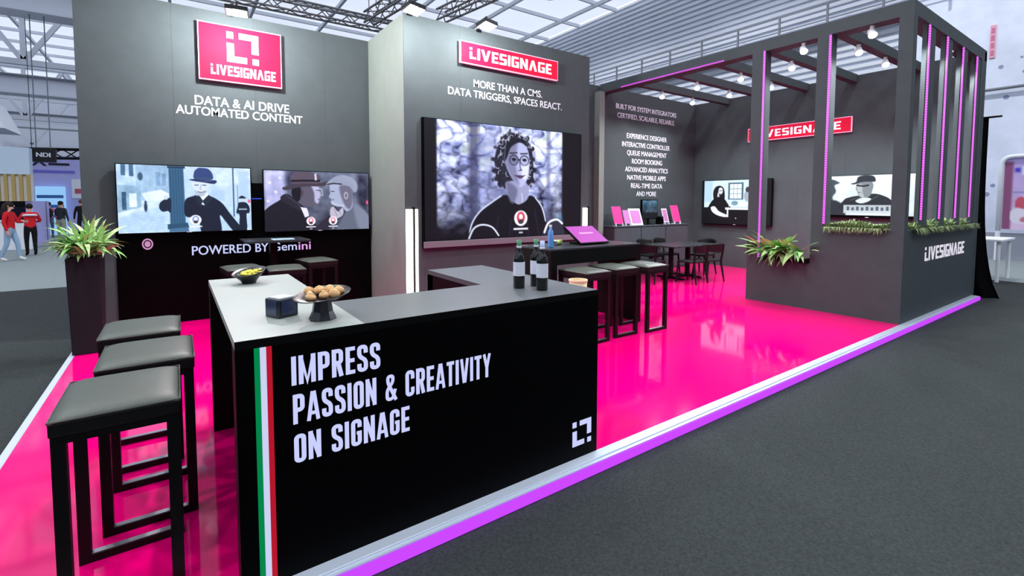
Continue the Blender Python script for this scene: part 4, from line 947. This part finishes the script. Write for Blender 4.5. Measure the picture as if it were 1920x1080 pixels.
# LED strips
def strip(label, x0, x1, y0, y1, z0, z1, dx, dy, grp):
    t = thing('led_strip', label, 'light strip', (0,0,0), 0, grp)
    B(x0,x1,y0,y1,z0,z1).build('channel', M_blackmetal, t)
    B(x0+dx,x1+dx,y0+dy,y1+dy,z0+.01,z1-.01).build('diffuser', M_led, t)
for k,x in enumerate(finx):
    strip(['first','second','third','fourth'][k]+' magenta light strip on the front fins, counted from the corner', x-.024, x+.024, 2.245, 2.26, 1.42, 4.18, 0, -.012, 'light strips on the front fins')
strip('magenta light strip on the rear partition post above the spider plant', 8.085, 8.1, 4.2, 4.23, .74, 4.2, -.012, 0, 'light strips on the partition posts')
strip('magenta light strip on the middle partition post', 8.085, 8.1, 3.22, 3.25, 1.34, 4.19, -.012, 0, 'light strips on the partition posts')
t = thing('led_strip', 'horizontal magenta light strip under the side beam', 'light strip')
B(8.085,8.1,4.95,7.36,4.19,4.215).build('channel', M_alu, t); B(8.073,8.087,4.96,7.35,4.193,4.213).build('diffuser', emat('magenta_flat', S(226,84,240), 1.0), t)
# upright light bars beside the big display
def light_bar(label, x0, x1, xb, z0=.12):
    t = thing('light_bar', label, 'light', (0,0,0), 0, 'upright light bars beside the big display')
    B(x0, xb-.012, 6.52, 6.54, z0, 1.57).build('diffuser', M_glow, t)
    B(xb+.012, x1, 6.525, 6.54, z0, 1.57).build('diffuser', M_glow, t)
    B(xb-.012, xb+.012, 6.49, 6.54, z0-.02, 1.6).build('divider', M_blackmetal, t)
light_bar('glowing upright light bar left of the big display', 2.715, 2.9, 2.826)
light_bar('glowing upright light bar right of the big display', 6.2, 6.335, 6.315, 1.08)

# ================================================================== PLANTS
def leaf_mesh(name, L, wd, droop, m, n=7, fold=.25, tip=2.0):
    mb = MB(); vs = []; fs = []
    for i in range(n+1):
        t = i/n; x = L*(t-.12*droop*t*t); zz = L*(.75*t-droop*t*t); ww = wd*(math.sin(PI*min(1,(t*.9+.1)))**.7)*(1-t**tip*.55) if i < n else .001
        vs += [(x, -ww/2, zz+fold*ww*.5), (x, 0, zz), (x, ww/2, zz+fold*ww*.5)]
    for i in range(n):
        a = i*3; fs += [(a,a+1,a+4,a+3),(a+1,a+2,a+5,a+4)]
    me = bpy.data.meshes.new(name); me.from_pydata(vs, [], fs); me.materials.append(m); me.polygons.foreach_set('use_smooth', [True]*len(fs)); return me
def leaves(parent, metas, n, centre, spread, rs, zr=(0,0), srange=(.7,1.1), yaw=None, tilt=.35):
    for k in range(n):
        o = bpy.data.objects.new('leaf', rs.choice(metas)); col.objects.link(o); o.parent = parent
        a = rs.random()*2*PI; r = math.sqrt(rs.random())
        o.location = (centre[0]+spread[0]*r*math.cos(a), centre[1]+spread[1]*r*math.sin(a), centre[2]+zr[0]+(zr[1]-zr[0])*rs.random())
        yw = rs.random()*2*PI if yaw is None else yaw[0]+(yaw[1]-yaw[0])*rs.random()
        o.rotation_euler = (rs.uniform(-.4,.4), rs.uniform(-tilt*1.6,tilt), yw); q = rs.uniform(*srange); o.scale = (q,q,q)
rs = random.Random(5)
pl = thing('planter', 'tall black square planter at the left end of the back wall', 'planter', (-.84, 7.06, 0))
M_planter = mat('planter_black', S(30,28,34), rough=.7, spec=.2, noise=.15, nscale=60)
mb = MB(); mb.add([(-.13,-.15,0),(.13,-.15,0),(.13,.15,0),(-.13,.15,0),(-.15,-.16,1.06),(.15,-.16,1.06),(.15,.16,1.06),(-.15,.16,1.06)], [(0,3,2,1),(4,5,6,7),(0,1,5,4),(1,2,6,5),(2,3,7,6),(3,0,4,7)]); mb.build('body', M_planter, pl, .008)
B(-.135,.135,-.145,.145,1.06,1.066).build('soil', mat('soil', S(40,34,30), rough=.9), pl)
sp = thing('spider_plant', 'bushy pale green grass plant in the tall black planter', 'plant', (-.84, 7.06, 1.066))
metas = [leaf_mesh('leaf', .46, .062, .45, M_leafpale), leaf_mesh('leaf', .42, .064, .7, M_leaf), leaf_mesh('leaf', .36, .058, 1.0, M_leafpale), leaf_mesh('leaf', .4, .056, .2, M_leafpale)]
leaves(sp, metas, 210, (0,0,0), (.14,.14), rs, (0,.12), (.6,.95), None, .45)
# broad-leaved plant hanging over the low bay of the partition
tb = thing('plant_trough', 'dark trough on the sill of the rear partition bay', 'planter', (8.05, 3.8, .72))
B(-.0,.17,-.36,.36,0,.08).build('body', M_blackmetal, tb)
hp = thing('hanging_plant', 'green broad-leaved plant spilling over the partition sill', 'plant', (8.08, 3.85, .8))
metas = [leaf_mesh('leaf', .36, .095, .55, M_leaf, fold=.15), leaf_mesh('leaf', .34, .1, .9, M_leafpale, fold=.15), leaf_mesh('leaf', .4, .08, .3, M_leafpale, fold=.15), leaf_mesh('leaf', .34, .06, 1.2, M_leafdark, fold=.15)]
leaves(hp, metas, 110, (.02,0,0), (.05,.32), rs, (0,.08), (.8,1.3), (PI*.55, PI*1.45), .3)
# artificial turf along the sills
def turf(label, boxes, edges, seed):
    mb = MB(); q = random.Random(seed)
    def blade(x, y, z0, a, L, ln, wd):
        c, s_ = math.cos(a), math.sin(a)
        mb.add([(x-s_*wd,y+c*wd,z0),(x+s_*wd,y-c*wd,z0),(x+c*ln*.5+s_*wd*.8,y+s_*ln*.5-c*wd*.8,z0+max(L,.02)*.75),(x+c*ln*.5-s_*wd*.8,y+s_*ln*.5+c*wd*.8,z0+max(L,.02)*.75),(x+c*ln,y+s_*ln,z0+L)], [(0,1,2,3),(3,2,4)])
    for x0,x1,y0,y1,z0,n in boxes:
        for k in range(n):
            x = q.uniform(x0,x1); y = q.uniform(y0,y1); clump = .5+.5*math.sin(x*9+seed)*math.sin(y*11+1.3)
            blade(x, y, z0, q.random()*2*PI, q.uniform(.03,.07)+.09*clump*q.random(), q.uniform(.03,.12), q.uniform(.006,.014))
    for x0,x1,y0,y1,z0,n,ang in edges:                      # drooping over the front edge
        for k in range(n):
            blade(q.uniform(x0,x1), q.uniform(y0,y1), z0, ang+q.uniform(-.9,.9), q.uniform(-.09,.03), q.uniform(.05,.11), q.uniform(.006,.014))
    return tag(mb.build('artificial_grass', M_turf, None), label, 'grass', None, 'stuff')
turf('tufted green artificial grass on the sill of the front partition bay', [(8.1,8.27,2.43,3.2,1.3,1100)], [(8.06,8.095,2.43,3.2,1.3,260,PI)], 3)
turf('tufted green artificial grass along the sill below the front fins', [(a_,b_,2.255,2.4,1.3,n_) for a_,b_,n_ in ((8.4,8.7,340),(9.1,9.55,420),(9.95,10.4,420),(10.8,11.25,420))], [(8.4,11.62,2.21,2.245,1.3,1000,-PI/2)], 4)
# ================================================================== BEYOND THE STAND, RIGHT
tag(B(15.2, 22, -2, 6, G, G+.004).build('floor_pale', M_lightcarpet), 'pale floor beyond the stand on the right', None, None, 'structure')
cu = thing('curtain', 'black fabric curtain hanging on a stand behind the right end of the front wall', 'curtain', (12.03, 2.15, G))
mb = MB(); vs = []; fs = []; N = 70; K = 12
for i in range(N+1):
    s = i/N
    for k in range(K+1):
        zz = k/K; flare = 1+.9*(1-zz)**3
        y = 1.4-1.35*s*(1 if zz > .05 else 1.02)-.22*(1-zz)**4*s
        x = .03+.035*math.sin(s*34)*(1-.4*zz)*flare+.12*(1-zz)**5*s
        vs.append((x, y, .01+3.28*zz))
for i in range(N):
    for k in range(K):
        a = i*(K+1)+k; fs.append((a, a+1, a+K+2, a+K+1))
mb.add(vs, fs); mb.build('cloth', mat('black_cloth', S(12,12,14), rough=.9, spec=.05), cu, 0, True)
MB().cyl((.03,-.12,3.3),(.03,1.5,3.3),.02,n=10).build('pole', M_blackmetal, cu)
MB().cyl((.1,1.45,0),(.1,1.45,3.32),.025,n=10).build('upright', M_blackmetal, cu)
B(-.2,.35,1.2,1.7,0,.02).build('base_plate', M_blackmetal, cu)
# white table
wt = thing('white_table', 'white table beside the black curtain', 'table', (15.6, 2.75, G+.004))
B(-.9,.35,-.4,.5,.9,.95).build('table_top', M_white, wt, .01)
for x,y in ((.25,-.32),(.25,.42),(-.8,-.32),(-.8,.42)): MB().cyl((x,y,0),(x,y,.9),.035,n=12).build('leg', M_white, wt)
# exhibition frame with a lit picture
fr = thing('lightbox_frame', 'white rounded frame with a pinkish picture of people on the far right', 'light box', (20.6, 0, G+.004))
fnf = lambda u, v, n: (-n, -u, v)
out = rpath([(-3.42,.9),(-3.42,3.15),(.5,3.15),(.5,.9)], .28)
MB().tube([fnf(a,b,0) for a,b in out], .06, 8).build('frame', M_white, fr, 0, True)
for u in (-3.42,.5): MB().tube([fnf(u,.9,0), fnf(u,0,0)], .06, 8).build('leg', M_white, fr)
p = Pic(120, 70, 1.75, (206,190,232)); p.vgrad((196,176,238),(226,196,226)); p.noise(6,4,30,3); p.rect(.0,.05,.05,1,(150,90,130),.02); p.rect(.1,.26,.12,.24,(230,236,255),.02); p.rect(.06,.09,.14,.2,(80,70,200),.02); p.line([(.06,.48),(.5,.48)], .02, (150,150,210)); p.ell(.1,.64,.03,.1,(206,90,110)); p.smooth([(.05,.74),(.1,.7),(.18,.8),(.16,.9),(.06,.9)], (232,226,240)); p.line([(.12,.86),(.26,.84)], .07, (206,120,140)); p.ell(.3,.7,.04,.13,(90,60,90)); p.ell(.3,.84,.07,.1,(226,214,236))
p.build('picture', fnf, -3.36, .44, .95, 3.1, fr, print_mat(), d=-.05)
MB().prism([(-3.36,.95),(.44,.95),(.44,3.1),(-3.36,3.1)], fnf, -.09, -.055).build('back_panel', M_white, fr)
bb = tag(B(20.95, 21.0, -3, 5.0, G+.004, .75).build('low_screen', mat('grey_board', S(160,164,176), rough=.8)), 'low grey board along the concrete wall', 'board')
ps = thing('pipe', 'thin pipe running along the concrete hall wall', 'pipe', (21.84, 0, 5.35)); MB().cyl((0,-8,0),(0,6.0,-.0),.05,n=8).build('tube', M_steeldark, ps)
for y in (-6,-3,0,3,5.5): B(-.03,.155,y-.03,y+.03,-.07,.07).build('bracket', M_steeldark, ps)
hs = thing('wall_sign', 'narrow upright pinkish sign high on the concrete hall wall', 'sign', (21.96, 4.02, 6.4))
B(0,.04,-.07,.07,0,1.05).build('frame', mat('sign_pink', S(232,170,190), rough=.6), hs)
for k in range(4): B(-.01,0,-.04,.04,.08+.24*k,.24+.24*k).build('mark', mat('sign_mark', S(206,120,150), rough=.6), hs)

# ================================================================== BEYOND THE STAND, LEFT AISLE
tag(B(-60, -.99, 13.2, 75, G, G+.003).build('floor_aisle', M_lightcarpet), 'carpet of the far aisle on the left, painted paler for the brighter light there', None, None, 'structure')  # hall carpet lightened in colour where more light falls
M_lavender = mat('lavender_board', S(188,186,240), rough=.6); M_gold = mat('gold_slat', S(176,150,92), rough=.5); M_navy = mat('navy_board', S(40,40,60), rough=.6); M_sky = emat('blue_lightbox', S(150,205,255), .9)
ba = thing('exhibition_booth', 'white booth with gold upright slats across its front on the far left', 'booth', (-9.2, 25.2, G))
B(0,4.75,0,.5,2.75,3.75).build('fascia', mat('fascia_blue', S(196,212,228), rough=.5), ba)
B(0,4.75,.1,.5,1.75,2.75).build('back_board', mat('ivory_board', S(222,220,214), rough=.7), ba)
k = 0
while .06+.2*k < 4.7: B(.04+.2*k,.14+.2*k,0,.1,1.75,2.75).build('slat', M_gold, ba); k += 1
B(0,4.75,2.4,2.5,0,1.75).build('rear_wall', mat('black_board', S(24,24,28), rough=.7), ba)
B(4.55,4.75,.2,3,0,1.75).build('end_wall', M_lavender, ba)
B(.8,4.4,2.0,2.35,.2,1.5).build('display_wall', M_navy, ba)
up = thing('hanging_canopy', 'white translucent canopy with bright lamps hanging above the gold-slatted booth', 'canopy', (-9.2, 26.2, 4.4))
mb = MB(); mb.add([(0,-.5,.0),(4.05,-.5,.0),(4.05,2,.0),(0,2,.0),(0,-.5,1.9),(3.6,-.5,1.1),(3.6,2,1.1),(0,2,1.9)], [(0,3,2,1),(4,5,6,7),(0,1,5,4),(1,2,6,5),(2,3,7,6),(3,0,4,7)]); mb.build('fabric', M_white, up)
for k in range(5): B(.5+.7*k,.8+.7*k,-.52,-.5,.1,.7).build('lamp', emat('canopy_lamp', S(240,244,255), 1.6), up)
B(2.9,3.9,-.53,-.5,-.55,.0).build('banner', mat('violet_banner', S(110,100,220), rough=.6), up)
for x in (.2,3.4): MB().cyl((x,0,.9),(x,0,6.5),.03,n=6).build('cable', M_steeldark, up)
bs2 = thing('booth_counter', 'white counter in front of the gold-slatted booth', 'counter', (-6.0, 24.1, G)); B(0,1.7,0,.6,0,1.02).build('body', M_white, bs2, .02); B(-.04,1.74,-.04,.64,1.02,1.06).build('top', M_white, bs2)
hb = thing('hanging_sign', 'black hanging sign with white letters above the far aisle', 'sign', (-5.0, 28.7, 3.36))
B(0,.76,0,.25,0,.6).build('box', mat('sign_black', S(30,30,34), rough=.6), hb)
lettering('NDI', hb, M_letter, lambda u,v,n: (u,-n,v), .16, .6, .22, .18, .03, .004)
for x in (.15,.6): MB().cyl((x,.12,.6),(x,.12,9.9),.02,n=6).build('cable', M_steeldark, hb)
box_truss('lighting_truss', 'dark lighting truss behind the black hanging sign', (-5.6, 29.5, 3.75), (-1.5, 29.5, 3.9), .4, .5, M_blackmetal, .05)
bb2 = thing('exhibition_booth', 'lavender booth with a glowing blue cabinet at the end of the aisle', 'booth', (-7.0, 34.0, G))
B(0,3.3,0,.4,0,4.1).build('front_board', M_lavender, bb2)
B(3.3,5.6,.4,.8,0,4.5).build('side_board', mat('pale_lavender', S(206,204,244), rough=.6), bb2)
B(-.2,.0,.2,.6,0,4.6).build('end_post', M_white, bb2)
mk = MB(); mk.prism([(1.05,3.55),(1.35,3.9),(1.65,3.55),(1.52,3.55),(1.35,3.74),(1.18,3.55)], lambda u,v,n: (u,-n,v), 0, .02); mk.build('emblem', M_navy, bb2)
B(1.7,2.5,-.02,0,3.6,3.72).build('caption_bar', M_navy, bb2); B(.75,2.7,-.02,0,3.2,3.34).build('caption_bar', mat('violet_print', S(120,116,214), rough=.6), bb2)
B(1.2,2.3,-.3,0,0,2.5).build('glowing_cabinet', M_sky, bb2); 
for zz in (.9,1.4,1.9): B(1.25,2.25,-.32,-.3,zz,zz+.16).build('shelf', mat('shelf_blue', S(70,120,190), rough=.5), bb2)
for x in (.25,2.55): B(x,x+.6,-.05,0,1.9,2.9).build('poster', M_white, bb2); B(x+.12,x+.48,-.07,-.05,2.15,2.4).build('poster_print', mat('poster_red', S(200,90,110), rough=.6), bb2)

# ------------------------------------------------------------------ people
def person(name, label, loc, rz, ht, cols, pose, hair='short', extra=None):
    """cols: skin, hair, top, trousers, shoes (sRGB). pose: joint overrides in a 1.75 m figure, x right, y forward."""
    J = dict(pelvis=(0,0,.94), spine=(0,.0,1.12), chest=(0,.0,1.33), neck=(0,.0,1.47), headb=(0,.02,1.56), head=(0,.025,1.64),
             shl=(-.17,0,1.41), ell=(-.24,-.02,1.14), wrl=(-.25,.06,.9), hal=(-.25,.08,.82), shr=(.17,0,1.41), elr=(.24,-.02,1.14), wrr=(.25,.06,.9), har=(.25,.08,.82),
             hipl=(-.09,0,.9), knl=(-.1,.02,.5), anl=(-.1,-.02,.09), tol=(-.11,.14,.035), hipr=(.09,0,.9), knr=(.1,.02,.5), anr=(.1,-.02,.09), tor=(.11,.14,.035))
    J.update(pose)
    Rd = dict(pelvis=(.15,.11), spine=(.135,.1), chest=(.16,.11), neck=(.05,.05), headb=(.065,.075), head=(.078,.1), shl=(.062,.062), ell=(.046,.046), wrl=(.032,.032), hal=(.034,.022), shr=(.062,.062), elr=(.046,.046), wrr=(.032,.032), har=(.034,.022),
              hipl=(.095,.095), knl=(.064,.064), anl=(.045,.045), tol=(.035,.03), hipr=(.095,.095), knr=(.064,.064), anr=(.045,.045), tor=(.035,.03))
    E = [('pelvis','spine',2),('spine','chest',2),('chest','neck',2),('neck','headb',0),('headb','head',0),('chest','shl',2),('shl','ell',2),('ell','wrl',2),('wrl','hal',0),('chest','shr',2),('shr','elr',2),('elr','wrr',2),('wrr','har',0),
         ('pelvis','hipl',3),('hipl','knl',3),('knl','anl',3),('anl','tol',4),('pelvis','hipr',3),('hipr','knr',3),('knr','anr',3),('anr','tor',4)]
    ks = list(J); me = bpy.data.meshes.new('body'); me.from_pydata([J[k] for k in ks], [(ks.index(a), ks.index(b)) for a,b,_ in E], [])
    ob = bpy.data.objects.new('body', me); col.objects.link(ob)
    md = ob.modifiers.new('skin', 'SKIN'); md.use_smooth_shade = True
    for i,k in enumerate(ks):
        sv = me.skin_vertices[0].data[i]; sv.radius = Rd[k]; sv.use_root = (k == 'pelvis')
    ss = ob.modifiers.new('sub', 'SUBSURF'); ss.levels = 2; ss.render_levels = 2
    dg = bpy.context.evaluated_depsgraph_get(); bm = bpy.data.meshes.new_from_object(ob.evaluated_get(dg)); bpy.data.objects.remove(ob)
    v = [tuple(q.co) for q in bm.vertices]; fcs = [tuple(q.vertices) for q in bm.polygons]; mi = []
    segs = [(Vector(J[a]), Vector(J[b]), m) for a,b,m in E]
    for q in bm.polygons:
        c = q.center; best = (9,0)
        for a,b,m in segs:
            d = b-a; t = max(0, min(1, (c-a).dot(d)/d.length_squared)); L = (c-a-d*t).length
            if L < best[0]: best = (L, m)
        mi.append(best[1])
    mb = MB(); mb.v = v; mb.f = fcs
    def more(fn, m):
        n = len(mb.f); fn(); mi.extend([m]*(len(mb.f)-n))
    for s,w,hn in ((-1,'wrl','hal'),(1,'wrr','har')):              # fingers and thumb
        d = (Vector(J[hn])-Vector(J[w])).normalized(); e = d.cross(Vector((1,0,0))).normalized(); hnv = Vector(J[hn])
        for k in range(4):
            o_ = e*(-.024+.016*k); l = (.06,.072,.076,.066)[k]
            more(lambda: mb.tube([hnv+o_-d*.01, hnv+o_+d*l*.55, hnv+o_+d*l+Vector((-s*.012,0,0))], [.0095,.0085,.006], 6), 0)
        more(lambda: mb.tube([Vector(J[w])+d*.03+e*.02, hnv+e*.045-d*.0, hnv+e*.055+d*.03], [.011,.0095,.007], 6), 0)
    hd = Vector(J['head'])
    more(lambda: mb.ell((hd.x, hd.y+.1, hd.z-.01), (.012,.02,.02), 6, 4), 0)      # nose
    for s in (-1,1):
        more(lambda: mb.ell((hd.x+s*.078, hd.y, hd.z-.005), (.012,.02,.032), 6, 4), 0)
        more(lambda: mb.ell((hd.x+s*.032, hd.y+.086, hd.z+.015), (.014,.01,.008), 6, 4), 1)
    more(lambda: mb.ell((hd.x, hd.y+.085, hd.z-.05), (.026,.01,.008), 6, 4), 5)   # mouth
    bpy.data.meshes.remove(bm)
    t = thing(name, label, 'person', loc, rz, 'visitors in the left aisle'); k = ht/1.75; t.scale = (k,k,k)
    nm = label.split()[0]+str(int(loc[1]*10))
    ms = [mat('%s_%s' % (nm, n), S(*c), rough=.7, spec=.2) for n,c in zip(('skin','hair','top','trousers','shoes'), cols)]+[mat(nm+'_lips', S(160,90,90), rough=.6)]
    o = mb.build('body', ms[0], t, 0, True)
    for m_ in ms[1:]: o.data.materials.append(m_)
    o.data.polygons.foreach_set('material_index', mi[:len(o.data.polygons)])
    hm = MB(); hm.ell((hd.x, hd.y-.018, hd.z+.03), (.093,.105,.1), 14, 10)
    if hair == 'long': hm.tube([(hd.x,hd.y-.06,hd.z+.06),(hd.x,hd.y-.09,hd.z-.08),(hd.x,hd.y-.12,hd.z-.25),(hd.x,hd.y-.11,hd.z-.42)], [.08,.095,.09,.04], 12)
    hm.build('hair', ms[1], t, 0, True)
    if extra: extra(t)
    return t
SK1 = (214,170,150)
def scarf(t): MB().tube([(-.2,.02,1.36),(-.1,.13,1.33),(.1,.13,1.33),(.2,.02,1.36),(.1,-.13,1.38),(-.1,-.13,1.38),(-.2,.02,1.36)], .035, 8).build('scarf', M_white, t, 0, True)
def pack(t): MB().ell((0,-.2,1.22), (.17,.12,.24), 14, 10).build('backpack', mat('backpack_black', S(30,26,34), rough=.8), t, 0, True)
person('person', 'person in a red jacket and pale jeans walking at the far left', (-3.97, 19.75, G+.003), -PI/2-.25, 1.72, (SK1,(44,32,30),(206,28,40),(150,176,204),(226,222,220)), dict(ell=(-.22,.08,1.15), wrl=(-.12,.28,1.16), hal=(-.08,.35,1.18), knl=(-.1,.12,.5), anl=(-.1,.14,.1), tol=(-.1,.3,.035), knr=(.1,-.04,.5), anr=(.1,-.2,.1), tor=(.1,-.05,.035)), 'long')
person('person', 'person in a red top and black trousers standing with the back turned', (-3.82, 21.3, G+.003), .35, 1.66, (SK1,(30,26,26),(212,30,44),(18,18,20),(16,16,18)), dict(ell=(-.27,.08,1.16), wrl=(-.14,.26,1.14), hal=(-.07,.3,1.14), elr=(.27,.08,1.16), wrr=(.14,.26,1.14), har=(.07,.3,1.14)), 'short', scarf)
person('person', 'person with a dark backpack, pink sleeves and grey trousers further down the aisle', (-4.95, 31.3, G+.003), .1, 1.7, (SK1,(40,30,28),(206,120,150),(92,92,128),(40,40,50)), {}, 'short', pack)
person('person', 'person in a dark jacket and khaki trousers beside the end of the wall', (-4.0, 27.6, G+.003), -.5, 1.74, (SK1,(34,28,28),(46,50,56),(160,160,140),(40,40,40)), dict(ell=(-.26,.1,1.16), wrl=(-.14,.26,1.1)), 'short')
person('person', 'person in black half hidden behind the end of the wall', (-3.55, 29.4, G+.003), .3, 1.82, (SK1,(120,80,66),(24,24,28),(30,30,34),(20,20,22)), {}, 'short')
